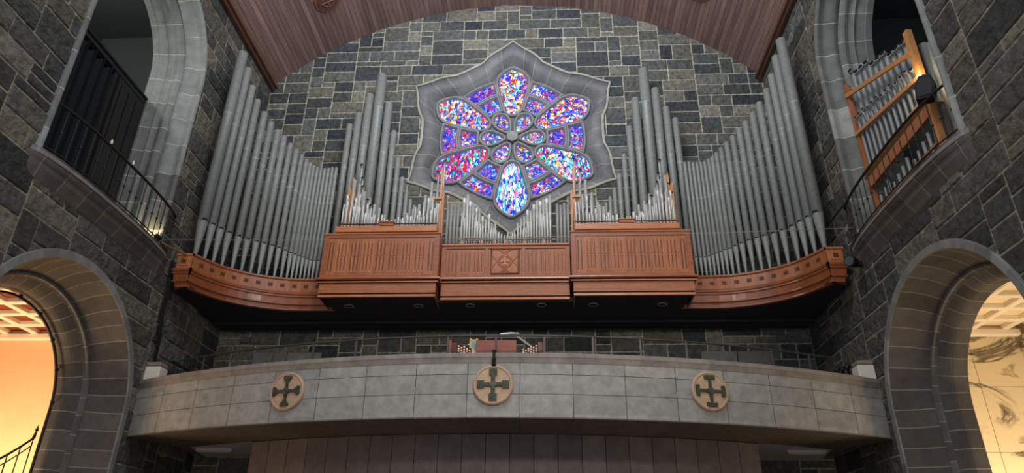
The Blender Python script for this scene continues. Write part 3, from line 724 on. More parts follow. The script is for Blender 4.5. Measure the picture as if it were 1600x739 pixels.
for s, nm in ((-1, 'left'), (1, 'right')):
    x0, x1 = (-4.36, -1.56) if s < 0 else (1.56, 4.36)
    yb = 14.70; zb, zt = 7.88, 9.06
    o = thing('organ_case_box', ((x0+x1)/2, 15.2, 7.42), 'wide varnished wood organ case box with carved fluted front, %s of the centre' % nm, 'organ case', 'projecting organ case boxes')
    m = MB(); m.box(x0, x1, yb, 15.62, zb, zt, wd, .01)
    m.build('case_body', M_WOOD, o)
    m = MB()        # frame stiles and rails
    for (a, b, c, d) in ((x0, x0+.12, zb, zt), (x1-.12, x1, zb, zt), (x0, x1, zt-.12, zt), (x0, x1, zb, zb+.10)):
        hz = (b-a) > (d-c); m.box(a, b, yb-(.03 if hz else .026), yb+.002, c+(0 if hz else .004), d-(0 if hz else .004), wd2, .006)
    m.box(x0-.02, x1+.02, yb-.06, yb+.02, zt-.035, zt, wd3, .01)
    for xx in (x0+.16, x0+.24, x1-.24, x1-.16): m.box(xx-.012, xx+.012, yb-.012, yb, zb+.2, zt-.22, wdk, .004)
    m.build('frame', M_WOODH, o)
    m = MB(); cornice_prof(m, x0+.02, x1-.02, yb-.03, zb, 7.42, None, None, None, None); m.build('cornice', M_WOODH, o)
    span = x1-x0-.62
    for g in range(7):
        gx = x0+.31+span*(g+.5)/7; m = MB(); rnd = random.Random(g)
        k = .8+.4*rnd.random()
        m.box(gx-.15, gx+.15, yb-.004, yb, zb+.14, zt-.16, tuple(c*k for c in wd), .002)
        for j in (-1, 0, 1):
            flute(m, gx+j*.085, zb+.16, (zb+zt)/2-.03, yb-.008, .072, wd3)
            flute(m, gx+j*.085, (zb+zt)/2+.0, zt-.19, yb-.008, .072, wd3)
            m.box(gx+j*.085-.012, gx+j*.085+.012, yb-.006, yb, zb+.22, zt-.25, wdk, .002)
        m.build('carved_fluting', M_WOOD, o)
    # wind chest board above the box with rail
    c0, c1 = (x0+.2, x1-.1) if s < 0 else (x0+.1, x1-.2)
    ch = thing('wind_chest', ((c0+c1)/2, 15.2, 9.06), 'long wooden wind chest with a thin top rail on the %s organ box' % nm, 'wind chest', 'wind chests')
    m = MB(); m.box(c0, c1, 14.74, 15.95, 9.14, 9.30, wd3, .01); m.box(c0+.06, c1-.04, 14.80, 15.9, 9.06, 9.14, wdk)
    m.build('chest_board', M_WOODH, ch)
    m = MB(); m.box(c0, c1, 14.86, 14.90, 9.41, 9.435, wdk, .004); m.box(c0, c0+.03, 14.86, 14.9, 9.3, 9.41, wdk); m.box(c1-.03, c1, 14.86, 14.9, 9.3, 9.41, wdk)
    m.build('pipe_rail', M_WOODH, ch)
    m = MB(); cxm = (c0+c1)/2; m.box(cxm-.18, cxm+.18, 14.72, 14.86, 9.30, 9.42, wd2, .008); m.box(cxm-.2, cxm+.2, 14.70, 14.86, 9.385, 9.41, wd3, .004); m.build('centre_block', M_WOODH, ch)

# centre section
o = thing('organ_case_centre', (0, 15.2, 7.42), 'recessed middle section of the wood organ case with a carved cross medallion', 'organ case')
x0, x1, yb, zb, zt = -1.54, 1.54, 14.95, 7.96, 8.84
m = MB(); m.box(x0, x1, yb, 15.62, zb, zt, wd, .005); m.build('case_body', M_WOOD, o)
m = MB()
for (a, b, c, d) in ((x0, x0+.12, zb, zt), (x1-.12, x1, zb, zt), (x0, x1, zt-.10, zt), (x0, x1, zb, zb+.07), (-.50, -.40, zb, zt), (.38, .48, zb, zt)):
    hz = (b-a) > (d-c); m.box(a, b, yb-(.03 if hz else .026), yb+.002, c+(0 if hz else .004), d-(0 if hz else .004), wd2, .006)
m.box(x0, x1, yb-.07, yb+.1, zt-.03, zt+.02, wd3, .01)
m.build('frame', M_WOODH, o)
m = MB(); cornice_prof(m, x0+.02, x1-.02, yb-.03, zb, 7.43, None, None, None, None); m.build('cornice', M_WOODH, o)
for (a, b) in ((x0+.12, -.50), (.48, x1-.12)):
    for g in range(3):
        gx = a+(b-a)*(g+.5)/3; m = MB(); k = .85+.12*g
        m.box(gx-.13, gx+.13, yb-.004, yb, zb+.09, zt-.13, tuple(c*k for c in wd), .002)
        for j in (-1, 0, 1):
            flute(m, gx+j*.085, zb+.12, zt-.16, yb-.008, .072, wd3)
            m.box(gx+j*.085-.012, gx+j*.085+.012, yb-.006, yb, zb+.18, zt-.22, wdk, .002)
        m.build('carved_fluting', M_WOOD, o)
# carved medallion panel
mcx, mcz = -.01, 8.42
m = MB()
for k, (h, c) in enumerate(((.335, wdk), (.31, wd3))):
    m.tube([(mcx-h, yb-.02, mcz-h), (mcx+h, yb-.02, mcz-h), (mcx+h, yb-.02, mcz+h), (mcx-h, yb-.02, mcz+h)], .014, 4, c, closed=True, smooth=False)
pb = m.build('panel_border', M_WOOD, o)
m = MB()
for r_ in (.165, .135): m.tube([(mcx+r_*math.cos(k*PI/14), yb-.012, mcz+r_*math.sin(k*PI/14)) for k in range(28)], .014, 5, wd3, closed=True)
for k in range(4):
    a0 = k*PI/2
    for off_ in (.30,):
        cxq = mcx+off_*math.sqrt(2)*math.cos(a0+PI/4)*.82; czq = mcz+off_*math.sqrt(2)*math.sin(a0+PI/4)*.82
    # arcs curving from the border in to the ring
    for sg in (-1, 1):
        pts = []
        for t in range(9):
            q = t/8; rad = .17+.13*q; wob = sg*(.01+.14*q**1.6)
            pts.append((mcx+math.cos(a0)*rad-math.sin(a0)*wob, yb-.01, mcz+math.sin(a0)*rad+math.cos(a0)*wob))
        m.tube(pts, .011, 4, wd3)
q_ = m.build('carved_ring', M_WOOD, o); q_.parent = pb
m = MB()
def patee(fn, L, w0, w1, arms=4):
    out = []
    for k in range(arms):
        a = k*PI/2; c, s_ = math.cos(a), math.sin(a)
        for (u, v) in ((w0*.62, -w0/2), (L, -w1/2), (L*1.02, 0), (L, w1/2), (w0*.62, w0/2)): out.append((u*c-v*s_, u*s_+v*c))
    return out
m.prism(patee(None, .105, .03, .085), lambda u, v, d: (mcx+u, yb-d, mcz+v), 0, .025, wd3)
m.prism([(.012*math.cos(k*PI/4), .12+.03*math.sin(k*PI/4)) for k in range(8)], lambda u, v, d: (mcx+u, yb-d, mcz+v), 0, .02, wd3)
q_ = m.build('carved_cross', M_WOOD, o); q_.parent = pb
m = MB()      # letter-like marks above (M) and below (A)
m.tube([(mcx-.055, yb-.01, mcz+.20), (mcx-.04, yb-.01, mcz+.275), (mcx, yb-.01, mcz+.215), (mcx+.04, yb-.01, mcz+.275), (mcx+.055, yb-.01, mcz+.20)], .009, 4, wd3)
q_ = m.build('carved_letter_m', M_WOOD, o); q_.parent = pb; m = MB()
m.tube([(mcx-.055, yb-.01, mcz-.285), (mcx, yb-.01, mcz-.205), (mcx+.055, yb-.01, mcz-.285)], .009, 4, wd3)
m.tube([(mcx-.03, yb-.01, mcz-.255), (mcx+.03, yb-.01, mcz-.255)], .008, 4, wd3)
q_ = m.build('carved_letter_a', M_WOOD, o); q_.parent = pb
ch = thing('wind_chest', (0, 15.3, 8.86), 'low central wind chest with slender railed front behind the carved cross panel', 'wind chest', 'wind chests')
m = MB(); m.box(-1.2, 1.15, 15.06, 16.0, 8.86, 8.92, wd2, .005); m.build('chest_board', M_WOODH, ch)
m = MB(); m.box(-1.17, 1.12, 15.06, 15.09, 9.04, 9.065, wdk, .003)
m.build('pipe_rail', M_WOODH, ch)
for x in (-1.08, -.6, -.27, -.02, .45, .92):
    m = MB(); m.box(x-.02, x+.02, 15.05, 15.10, 8.92, 9.04, wd3, .003); m.build('rail_post', M_WOODH, ch)

# ------------------------------------------------------------------ organ pipes
PG = lin((134, 139, 134)); PD = lin((112, 118, 116))
def facade_pipe(x, y, z0, zm, zt, r, face, label, group, seam=.62, tone=1.0, mouth=True):
    """large open pipe: tapering foot, mouth with ears, long cylinder; face = direction angle the mouth looks"""
    o = thing('organ_pipe', (x, y, z0), label, 'organ pipe', group)
    col = tuple(c*tone for c in PG)
    m = MB(); m.lathe((x, y, z0), [(r*.16, 0), (r*.2, .01), (r*.97, zm-z0-.01), (r, zm-z0)], 20, tuple(c*1.3 for c in col)); m.build('pipe_foot', M_PIPE, o)  # foot colour lightened to imitate floodlight falling on it
    zs = zm+(zt-zm)*seam
    m = MB(); m.lathe((x, y, zm+.004), [(r*.93, 0), (r, .004), (r, zs-zm), (r*1.012, zs-zm+.004), (r*1.012, zs-zm+.014), (r, zs-zm+.018), (r, zt-zm-.012), (r*.96, zt-zm-.004)], 20,
                      colf=lambda i, j: lin((166, 170, 164)) if i in (2, 3, 4) else col); pbod = m.build('pipe_body', M_PIPE, o)
    if mouth:
        d = Vector((math.cos(face), math.sin(face), 0)); t = Vector((-d.y, d.x, 0)); c0 = Vector((x, y, zm))
        f = lambda u, v, q: c0+t*u+Vector((0, 0, v))+d*(q)
        w_ = r*.50; h_ = r*.36
        m = MB(); m.prism([(-w_, -.005), (w_, -.005), (w_, h_), (-w_, h_)], f, r*.7, r*1.02, (.008, .008, .008)); q_ = m.build('mouth', M_BLACK, o); q_.parent = pbod
        for sg in (-1, 1):
            m = MB(); m.prism([(sg*w_, -h_*.6), (sg*(w_+.006), -h_*.6), (sg*(w_+.006), h_*1.6), (sg*w_, h_*1.6)], f, r*.6, r*1.17, col)
            q_ = m.build('ear', M_PIPE, o); q_.parent = pbod
    return o
SP = [(7.11, 13.92+.07, 14.22, .130), (6.97, 14.18, 13.83, .100), (6.86, 14.39, 13.40, .098), (6.74, 14.59, 13.09, .096), (6.57, 14.75, 12.82, .093), (6.40, 14.89, 12.60, .090),
      (6.22, 15.0, 12.40, .086), (6.06, 15.10, 12.26, .083), (5.90, 15.21, 12.11, .078), (5.74, 15.29, 11.96, .075), (5.60, 15.37, 11.85, .070), (5.48, 15.44, 11.74, .066),
      (5.36, 15.47, 11.62, .058), (5.26, 15.49, 11.55, .051), (5.155, 15.50, 11.50, .049), (5.055, 15.51, 11.49, .047), (4.955, 15.51, 11.48, .046), (4.855, 15.52, 11.49, .046), (4.75, 15.52, 11.51, .046), (4.64, 15.52, 11.50, .046)]
for s, nm in ((-1, 'left'), (1, 'right')):
    for i, (x, y, zt, r) in enumerate(SP):
        zm = 9.10-.008*i if i < 8 else 9.04-.035*(i-8)
        zm = max(zm, 8.74)
        face = math.atan2(-1.0, -s*(.9-.045*i))
        extra = 'thickest of all, next to the side wall' if i == 0 else '%s from the side wall' % nth(i+1)
        facade_pipe(s*x, y+.05+(.03 if 3 < i < 12 else 0), 8.03, zm, zt, r, face, 'tall grey pipe on the %s curved case, %s' % (nm, extra), 'tall pipes on the %s curved case' % nm, seam=.60, tone=.94+.1*((i*7) % 5)/4)
TP = [(4.695, 13.44, .090), (4.465, 13.83, .105), (4.21, 14.5, .120), (3.915, 15.23, .148), (3.61, 14.17, .112), (3.375, 13.18, .084), (3.17, 12.25, .073), (3.0, 11.61, .069), (2.845, 11.18, .060), (2.715, 10.91, .05), (2.60, 10.72, .042), (2.50, 10.6, .036)]
for s, nm in ((-1, 'left'), (1, 'right')):
    for i, (x, zt, r) in enumerate(TP):
        ex = 'tallest' if i == 3 else '%s counting inward' % nth(i+1)
        facade_pipe(s*x, 16.3, 8.0, 9.0, zt, r, -PI/2, 'grey pipe in the back cluster on the rose window\'s %s, %s' % (nm, ex), 'back cluster pipes on the %s' % nm, seam=.80 if i == 3 else .66, tone=.98)
    m = MB()      # plinth block the back cluster stands on
    m.box(min(s*2.3, s*4.95), max(s*2.3, s*4.95), 16.1, 16.5, 7.52, 8.0, lin((90, 50, 32)), .01)
    tag(m.build('pipe_plinth', M_WOODH), 'low wooden plinth under the %s back cluster of pipes' % nm, 'plinth', 'pipe plinths')

def lerp_env(E_, x):
    if x <= E_[0][0]: return E_[0][1]
    for (a, za), (b, zb_) in zip(E_, E_[1:]):
        if x <= b: return za+(zb_-za)*(x-a)/(b-a)
    return E_[-1][1]
def small_pipe(x, y, z0, zt, r, label, group, cap=False, tone=1.0, mt=None, n=10):
    o = thing('organ_pipe', (x, y, z0), label, 'organ pipe', group)
    h = zt-z0; fl = min(.2, h*.3); col = tuple(c*tone for c in lin((204, 206, 200)))
    m = MB(); m.lathe((x, y, z0), [(r*.35, 0), (r*.98, fl-.012)], n, col); m.build('pipe_foot', mt or M_TIN, o)
    m = MB(); m.lathe((x, y, z0), [(r*.8, fl), (r, fl+.004), (r, h-.004), (r*.8, h)], n, col); m.build('pipe_body', mt or M_TIN, o)
    m = MB(); m.box(x-r*.55, x+r*.55, y-r*1.02, y-r*.5, z0+fl-.012, z0+fl+r*.7, (.01, .01, .01)); m.build('mouth', M_BLACK, o)
    if cap:
        m = MB(); m.lathe((x, y, zt-.16), [(r*1.0, 0), (r*1.22, .004), (r*1.22, .165), (r*.9, .175)], n, lin((214, 216, 216))); m.build('tuning_sleeve', M_TIN, o)
    return o
EB = [(1.68, 10.75), (1.85, 11.05), (2.1, 10.85), (2.25, 10.6), (2.39, 10.3), (2.69, 9.92), (2.9, 9.82), (3.2, 10.0), (3.5, 10.3), (3.75, 10.75), (3.95, 11.05), (4.1, 11.1), (4.25, 10.9)]
EM = [(1.68, 10.3), (1.85, 10.4), (2.1, 10.2), (2.39, 9.95), (2.7, 9.72), (2.95, 9.7), (3.3, 9.9), (3.6, 10.15), (3.9, 10.45), (4.1, 10.55), (4.25, 10.3)]
EF = [(1.68, 10.1), (1.8, 9.98), (2.0, 9.75), (2.4, 9.6), (2.73, 9.53), (3.03, 9.6), (3.44, 9.75), (3.8, 9.98), (4.0, 10.15), (4.19, 10.0)]
for s, nm in ((-1, 'left'), (1, 'right')):
    for rank, (E_, y, n, x0, x1, r0, rn) in enumerate(((EF, 15.02, 30, 1.72, 4.10, .020, 'front'), (EM, 15.28, 24, 1.70, 4.12, .024, 'middle'), (EB, 15.62, 17, 1.72, 4.1, .031, 'rear'))):
        rnd = random.Random(40+rank)
        for i in range(n):
            x = x0+(x1-x0)*i/(n-1)
            zt = lerp_env(E_, x)+rnd.uniform(-.09, .09)*(1.3 if rank else .7)
            zt = max(zt, 9.31+.17)
            k = min(1.35, .6+(zt-9.3)*.55)
            small_pipe(s*x, y+rnd.uniform(-.05, .05), 9.30, zt, r0*k, 'slim pipe, %s row of the %s wind chest, %s from the organ centre' % (rn, nm, nth(i+1)),
                       '%s row of pipes on the %s wind chest' % (rn, nm), cap=(rank == 0 and i % 2 == 0) or (rank == 1 and rnd.random() < .4), tone=(.95, .82, .62)[rank]+.15*rnd.random(), mt=None if rank < 2 else M_PIPE, n=8)
    # hooded reed pipes
    for i, (x, z, y) in enumerate(((4.03, 11.72, 15.85), (3.95, 11.27, 15.80), (3.90, 10.98, 15.76), (3.80, 10.74, 15.72), (3.70, 10.52, 15.68), (3.60, 10.32, 15.64), (1.9, 11.42, 15.80), (2.03, 10.95, 15.74), (1.76, 11.80, 15.86))):
        o = thing('reed_pipe', (s*x, y, 9.3), 'hooded reed pipe on the %s wind chest, %s' % (nm, ['highest of the outer six', 'second highest of the outer six', 'third highest of the outer six', 'fourth highest of the outer six', 'fifth highest of the outer six', 'lowest of the outer six', 'middle one of the inner three', 'lowest of the inner three', 'highest of the inner three'][i]), 'reed pipe', 'hooded reed pipes on the %s chest' % nm)
        m = MB(); cc = lin((170, 172, 168)); r = .03
        m.tube([(s*x, y, 9.3), (s*x, y, 9.6), (s*x, y, z-.25)], [.010, .016, .028], 8, cc); m.build('resonator', M_TIN, o)
        m = MB(); m.tube([(s*x, y, z-.25), (s*x, y-.005, z-.08), (s*x, y-.03, z-.02), (s*x, y-.08, z+.01)], [.028, .034, .042, .05], 10, cc); m.build('hood', M_TIN, o)
        m = MB(); m.cone((s*x, y-.081, z+.010), (s*x, y-.086, z+.013), .044, .044, 10, (.008, .008, .008)); m.build('opening', M_BLACK, o)
    # small wooden pipes with pointed tops
    for i, (x, z) in enumerate(((4.20, 11.38), (4.29, 11.10), (4.13, 10.95))):
        y = 15.9
        o = thing('wooden_pipe', (s*x, y, 9.3), 'square orange wooden pipe among the %s chest\'s outer pipes, %s of three' % (nm, ('tallest', 'middle', 'shortest')[i]), 'organ pipe', 'square wooden pipes on the %s chest' % nm)
        m = MB(); m.box(s*x-.045, s*x+.045, y-.045, y+.045, 9.42, z-.14, lin((206, 142, 88)), .004)
        m.prism([(-.045, 0), (.045, 0), (.03*s, .15)], lambda u, v, d: (s*x+u, y+d, z-.14+v), -.045, .045, lin((206, 142, 88))); m.build('pipe_body', M_PINE, o)
        m = MB(); m.cone((s*x, y, 9.3), (s*x, y, 9.42), .012, .02, 8, lin((206, 142, 88))); m.build('pipe_foot', M_PINE, o)
        m = MB(); m.box(s*x-.025, s*x+.025, y-.05, y-.03, z-.36, z-.30, (.02, .01, .01)); m.build('mouth', M_BLACK, o)
    # wooden posts beside the chest
    o = thing('wooden_post', (s*1.70, 15.25, 9.0), 'slender upright timber post at the inner end of the %s wind chest' % nm, 'post', 'upright timber posts')
    m = MB(); m.box(s*1.70-.028, s*1.70+.028, 15.22, 15.28, 9.06, 11.25, lin((196, 140, 96)), .004); m.build('upright', M_PINE, o)
    m = MB(); m.box(s*1.63-.03, s*1.63+.03, 15.18, 15.24, 9.06, 10.45, lin((186, 128, 86)), .004); m.box(min(s*1.62, s*1.86), max(s*1.62, s*1.86), 15.17, 15.25, 10.28, 10.33, lin((196, 140, 96)), .004); m.build('cross_bracket', M_PINE, o)
# centre chest pipes
ECB = [(-1.25, 10.35), (-1.15, 10.5), (-.96, 10.38), (-.77, 10.16), (-.58, 9.98), (-.36, 9.72), (-.03, 9.34), (.07, 9.34), (.25, 9.6), (.45, 10.0), (.83, 10.36), (.94, 10.44), (1.08, 10.36)]
ECF = [(-1.15, 9.8), (-.8, 9.72), (-.5, 9.48), (-.17, 9.28), (0, 9.2), (.17, 9.28), (.5, 9.5), (.8, 9.75), (1.1, 9.85)]
for rank, (E_, y, n, r0, rn) in enumerate(((ECF, 15.16, 34, .021, 'front'), (ECB, 15.45, 28, .032, 'rear'))):
    rnd = random.Random(70+rank)
    for i in range(n):
        x = -1.12+2.20*i/(n-1); zt = lerp_env(E_, x)+rnd.uniform(-.07, .07)*(1+rank)
        zt = max(zt, 8.92+.2); k = min(1.25, .55+(zt-8.92)*.45)
        small_pipe(x, y+rnd.uniform(-.05, .05), 8.92, zt, r0*k, 'slim pipe, %s row of the central wind chest, %s from its left end' % (rn, nth(i+1)), '%s row of pipes on the central wind chest' % rn,
                   cap=(rank == 1 and (i < 9 or i > 18) and i % 2 == 0), tone=(.95, .72)[rank]+.15*rnd.random(), n=8)
for s, nm in ((-1, 'left'), (1, 'right')):
    for i, (x, zt) in enumerate(((1.27, 10.26), (1.36, 10.22), (1.45, 10.28), (1.54, 10.24))):
        small_pipe(s*x, 15.50, 8.92 if i else 8.92, zt, .040, 'dull grey pipe in the gap %s of the central chest, %s counting outward' % (nm, nth(i+1)), 'dull pipes in the %s gap of the case' % nm, tone=.5, mt=M_PIPE, n=12)
    m = MB(); m.box(min(s*1.2, s*1.62), max(s*1.2, s*1.62), 15.4, 15.95, 8.84, 8.92, wdk); tag(m.build('toe_board', M_WOODH), 'short dark board under the dull pipes on the %s of the centre' % nm, 'board', 'toe boards')
# thin cable stretched across the organ
m = MB(); m.tube([(-7.36, 13.1, 8.16), (-4.4, 13.11, 8.12), (0, 13.12, 8.13), (4.4, 13.11, 8.18), (7.34, 13.1, 8.26)], .007, 5, lin((150, 150, 150)))
tag(m.build('stretched_cable', M_IRON), 'thin pale cable stretched across in front of the organ between the balconies', 'cable')

# ------------------------------------------------------------------ choir gallery: curved parapet, floor, rail
GR_ = 16.2; GC = 12.10+GR_         # arc centre y
GA = math.asin(7.62/GR_)
def gp(a, off=0.0): return (math.sin(a)*(GR_-off), GC-math.cos(a)*(GR_-off))
def sweep_arc(m, prof, n, colf, a0=-GA, a1=GA):
    rows = [[(*gp(a0+(a1-a0)*i/n, d), z) for i in range(n+1)] for d, z in prof]
    m.quadmesh(rows, colf=colf)
par = thing('gallery_parapet', (0, 12.3, 4.1), 'long bowed grey stone parapet of the choir gallery', 'parapet')
ar = [-GA]; js = set(); step = .94/GR_
k = -8.5
cuts = [q*step for q in [-7.5, -6.5, -5.5, -4.5, -3.5, -2.5, -1.5, -.5, .5, 1.5, 2.5, 3.5, 4.5, 5.5, 6.5, 7.5]]
for c in cuts:
    if c <= ar[-1]+.01 or c >= GA: continue
    p = ar[-1]
    for q in range(1, 4): ar.append(p+(c-p)*q/4)
    js.add(len(ar)); ar.append(c); ar.append(c+.011/GR_)
ar.append(GA)
zc = [5.13, 4.905, 4.895, 4.555, 4.545, 4.22, 4.21, 4.15]
rows = [[(*gp(a, 0.0), z) for a in ar] for z in zc]
rnd = random.Random(6); pcs = {}
def pcol(i, j):
    if (j in js) or (i in (1, 3)): return lin((62, 58, 54))
    key = (i, sum(1 for q in js if q < j)); 
    if key not in pcs: pcs[key] = .90+.2*rnd.random()
    return tuple(v*pcs[key] for v in lin((152, 152, 147)))
m = MB(); m.quadmesh(rows, colf=pcol); m.build('face_slabs', M_PARA, par)
m = MB()
sweep_arc(m, [(.02, 5.10), (-.01, 5.11), (-.04, 5.20), (-.05, 5.205), (-.05, 5.275), (-.03, 5.29), (.25, 5.29), (.25, 4.5)], 60, lambda i, j: tuple(v*(.92+.04*(j % 5)) for v in lin((140, 134, 126))))
m.build('coping', M_PARA, par)
m = MB()        # sloping soffit of the gallery front
sfj = [sum(1 for q in js if q < j) for j in range(len(ar))]
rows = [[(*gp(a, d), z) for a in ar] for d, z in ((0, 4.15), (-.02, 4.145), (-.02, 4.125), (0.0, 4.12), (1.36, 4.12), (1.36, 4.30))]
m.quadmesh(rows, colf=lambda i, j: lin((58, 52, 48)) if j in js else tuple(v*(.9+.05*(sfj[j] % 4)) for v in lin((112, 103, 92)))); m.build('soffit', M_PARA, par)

m = MB(); pf = [gp(-GA+2*GA*i/40, .2) for i in range(41)]
poly = pf+[(7.58, 16.98), (-7.58, 16.98)]
m.prism(poly, lambda u, v, d: (u, v, d), 4.28, 4.45, lin((132, 128, 124)))
tag(m.build('floor_choir_gallery', M_PARA), 'floor slab of the choir gallery', None, None, 'structure')
m = MB(); poly = [gp(-GA+2*GA*i/40, 1.37) for i in range(41)]+[(7.58, 18.4), (-7.58, 18.4)]
m.prism(poly, lambda u, v, d: (u, v, d), 4.20, 4.27, lin((225, 222, 222)))
tag(m.build('ceiling_under_gallery', M_PLAST), 'pale plaster ceiling below the choir gallery', None, None, 'structure')
# handrail
hr = thing('gallery_handrail', (0, 12.6, 5.29), 'long thin metal handrail on posts behind the gallery parapet', 'railing')
ic = lin((74, 70, 68))
m = MB(); rows = [(*gp(-GA*.93+2*GA*.93*i/50, .42), 5.76) for i in range(51)]; m.tube(rows, .020, 6, ic); m.build('handrail', M_IRON, hr)
for q in range(-7, 8):
    a = (q*1.0)*step*1.0
    if abs(a) > GA*.93: continue
    x, y = gp(a, .42); m = MB(); m.box(x-.022, x+.022, y-.012, y+.012, 4.45, 5.75, ic, .003); m.build('post', M_IRON, hr)

# three round plaques with crosses
def plaque(a, which, label):
    x, y = gp(a, -.0); zc_ = 4.70; t = Vector((math.cos(a), math.sin(a), 0)); nn = Vector((math.sin(a), -math.cos(a), 0))
    o = thing('cross_plaque', (x, y, zc_), label, 'plaque', 'round cross plaques')
    f = lambda u, v, d: Vector((x, y, zc_))+t*u+Vector((0, 0, v))+nn*d
    R = .355
    m = MB(); st = [(R, -.0), (R, .05), (R-.02, .07), (R-.035, .07), (R-.05, .055), (0.001, .055)]
    rows = [[f(r*math.cos(2*PI*k/48), r*math.sin(2*PI*k/48), d) for k in range(48)] for r, d in st]
    m.quadmesh(rows, lin((188, 160, 132)), closed_u=True); m.build('stone_disc', M_DISC, o)
    m = MB(); g = lin((66, 72, 58)); g2 = lin((92, 98, 78))
    for k in range(4):
        ca, sa = math.cos(k*PI/2), math.sin(k*PI/2)
        R2 = lambda P: [(u*ca-v*sa, u*sa+v*ca) for u, v in P]
        if which == 0:      # fan-ended arms
            P = [(.03, -.028), (.15, -.022), (.20, -.05), (.235, -.085), (.27, -.085), (.285, -.04), (.275, 0), (.285, .04), (.27, .085), (.235, .085), (.20, .05), (.15, .022), (.03, .028)]
        elif which == 1:    # square-ended arms
            P = [(.03, -.035), (.16, -.035), (.16, -.07), (.285, -.07), (.285, .07), (.16, .07), (.16, .035), (.03, .035)]
        else:               # T-ended arms
            P = [(.03, -.03), (.22, -.022), (.205, -.085), (.225, -.105), (.275, -.10), (.285, -.05), (.285, .05), (.275, .10), (.225, .105), (.205, .085), (.22, .022), (.03, .03)]
        m.prism(R2(P), f, .05, .085, g)
    if which == 1:
        q = .062; m.prism([(q, 0), (0, q), (-q, 0), (0, -q)], f, .05, .095, g2)
        for k in range(4):
            ca, sa = math.cos(k*PI/2), math.sin(k*PI/2)
            m.tube([f(u*ca-v*sa, u*sa+v*ca, .087) for u, v in ((.06, -.02), (.10, .02), (.14, -.02), (.18, .03), (.23, -.03), (.26, .03))], .008, 4, g2)
    else:
        m.prism([(.062*math.cos(k*PI/6), .062*math.sin(k*PI/6)) for k in range(12)], f, .05, .095, g)
        m.tube([f(.045*math.cos(k*PI/6), .045*math.sin(k*PI/6), .095) for k in range(12)], .008, 4, g2, closed=True)
    m.build('bronze_cross', M_BRONZE, o)
plaque(math.asin(-3.86/GR_), 0, 'round buff stone plaque with a fan-ended bronze cross, left end of the parapet')
plaque(0.0, 1, 'round buff stone plaque with a square-ended bronze cross at the parapet centre')
plaque(math.asin(3.88/GR_), 2, 'round buff stone plaque with a T-ended bronze cross, right end of the parapet')
# black fitting above the centre plaque
o = thing('black_spotlight', (.01, 12.03, 5.1), 'small black spotlight clamped on the parapet above the centre plaque', 'spotlight')
m = MB(); m.cone((.01, 12.02, 5.06), (.01, 12.02, 5.17), .032, .036, 12, (.01, .01, .01)); m.lathe((.01, 12.015, 5.05), [(.01, -.025), (.04, -.01), (.042, .015), (.02, .03)], 12, (.01, .01, .01)); m.build('lamp_head', M_BLACK, o)
m = MB(); m.box(-.02, .03, 12.03, 12.07, 5.15, 5.33, (.012, .012, .012), .005); m.box(-.035, .045, 12.05, 12.13, 5.31, 5.345, (.012, .012, .012), .005); m.build('clamp', M_BLACK, o)

# stone panelled porch below the gallery
PO = 1.42
m = MB(); aE = math.asin(5.17/(GR_-PO)); n = 23; zs = (0, 4.12)
rnd = random.Random(12)
for i in range(n):
    a0 = -aE+2*aE*i/n; a1 = -aE+2*aE*(i+1)/n; e = .006/GR_
    k = .85+.3*rnd.random(); cc = tuple(v*k for v in lin((104, 94, 90)))
    m.face([(*gp(a0, PO), 0), (*gp(a0+e, PO+.01), 0), (*gp(a0+e, PO+.01), 4.12), (*gp(a0, PO), 4.12)], lin((40, 34, 32)))
    m.face([(*gp(a0+e, PO), 0), (*gp(a1-e, PO), 0), (*gp(a1-e, PO), 4.12), (*gp(a0+e, PO), 4.12)], cc)
    m.face([(*gp(a1-e, PO+.01), 0), (*gp(a1, PO), 0), (*gp(a1, PO), 4.12), (*gp(a1-e, PO+.01), 4.12)], lin((40, 34, 32)))
for s in (-1, 1):
    x, y = gp(s*aE, PO); m.face([(x, y, 0), (x, 18.3, 0), (x, 18.3, 4.2), (x, y, 4.2)], lin((78, 70, 66)))
tag(m.build('wall_porch', M_PANEL, recalc=False), 'curved wall of tall brown stone panels below the gallery', None, None, 'structure')
m = MB()
ashlar(m, lambda u, v, d: (u-7.7, 18.3-d, v), 15.4, 4.3, .2, 77, [], lin((110, 104, 90)), tone=.6, pal=STONES2)
for s in (-1, 1):
    ashlar(m, (lambda s: lambda u, v, d: (s*(7.62-d), 16.9+u, v))(s), 1.5, 4.3, .2, 78, [], lin((110, 104, 90)), tone=.6, pal=STONES2)
tag(m.build('wall_rear_lobby', M_WALL, recalc=False), 'dark stone wall of the lobby below the gallery', None, None, 'structure')
for s, nm in ((-1, 'left'), (1, 'right')):
    x0 = s*6.55; y = 15.75
    o = thing('tube_light', (x0, y, 4.2), 'slim white tube light fitting on the ceiling below the gallery, %s side' % nm, 'ceiling light', 'tube lights below the gallery')
    m = MB(); m.box(x0-.42, x0+.42, y-.06, y+.06, 4.15, 4.2, lin((206, 204, 200)), .008); m.build('housing', M_PLAST, o)
    m = MB(); m.box(x0-.40, x0+.40, y-.045, y+.045, 4.115, 4.15, lin((190, 186, 178)), .012); m.build('diffuser', M_PLAST, o)

# ledge stones at the foot of the back wall
for s, nm in ((-1, 'left'), (1, 'right')):
    m = MB(); x0 = 4.80; cc = lin((134, 134, 130))
    for k in range(2): m.box(min(s*(x0+.9*k), s*(x0+.9*k+.88)), max(s*(x0+.9*k), s*(x0+.9*k+.88)), 16.88, 16.95, 6.05, 6.78, tuple(v*(1-.1*k) for v in cc), .01)
    m.build('plain_slab', M_DRESS); o = bpy.context.scene.collection.objects[-1]
    tag(o, 'smooth pale stone slabs set against the back wall behind the gallery, %s side' % nm, 'stone slab', 'pale slabs on the back wall')

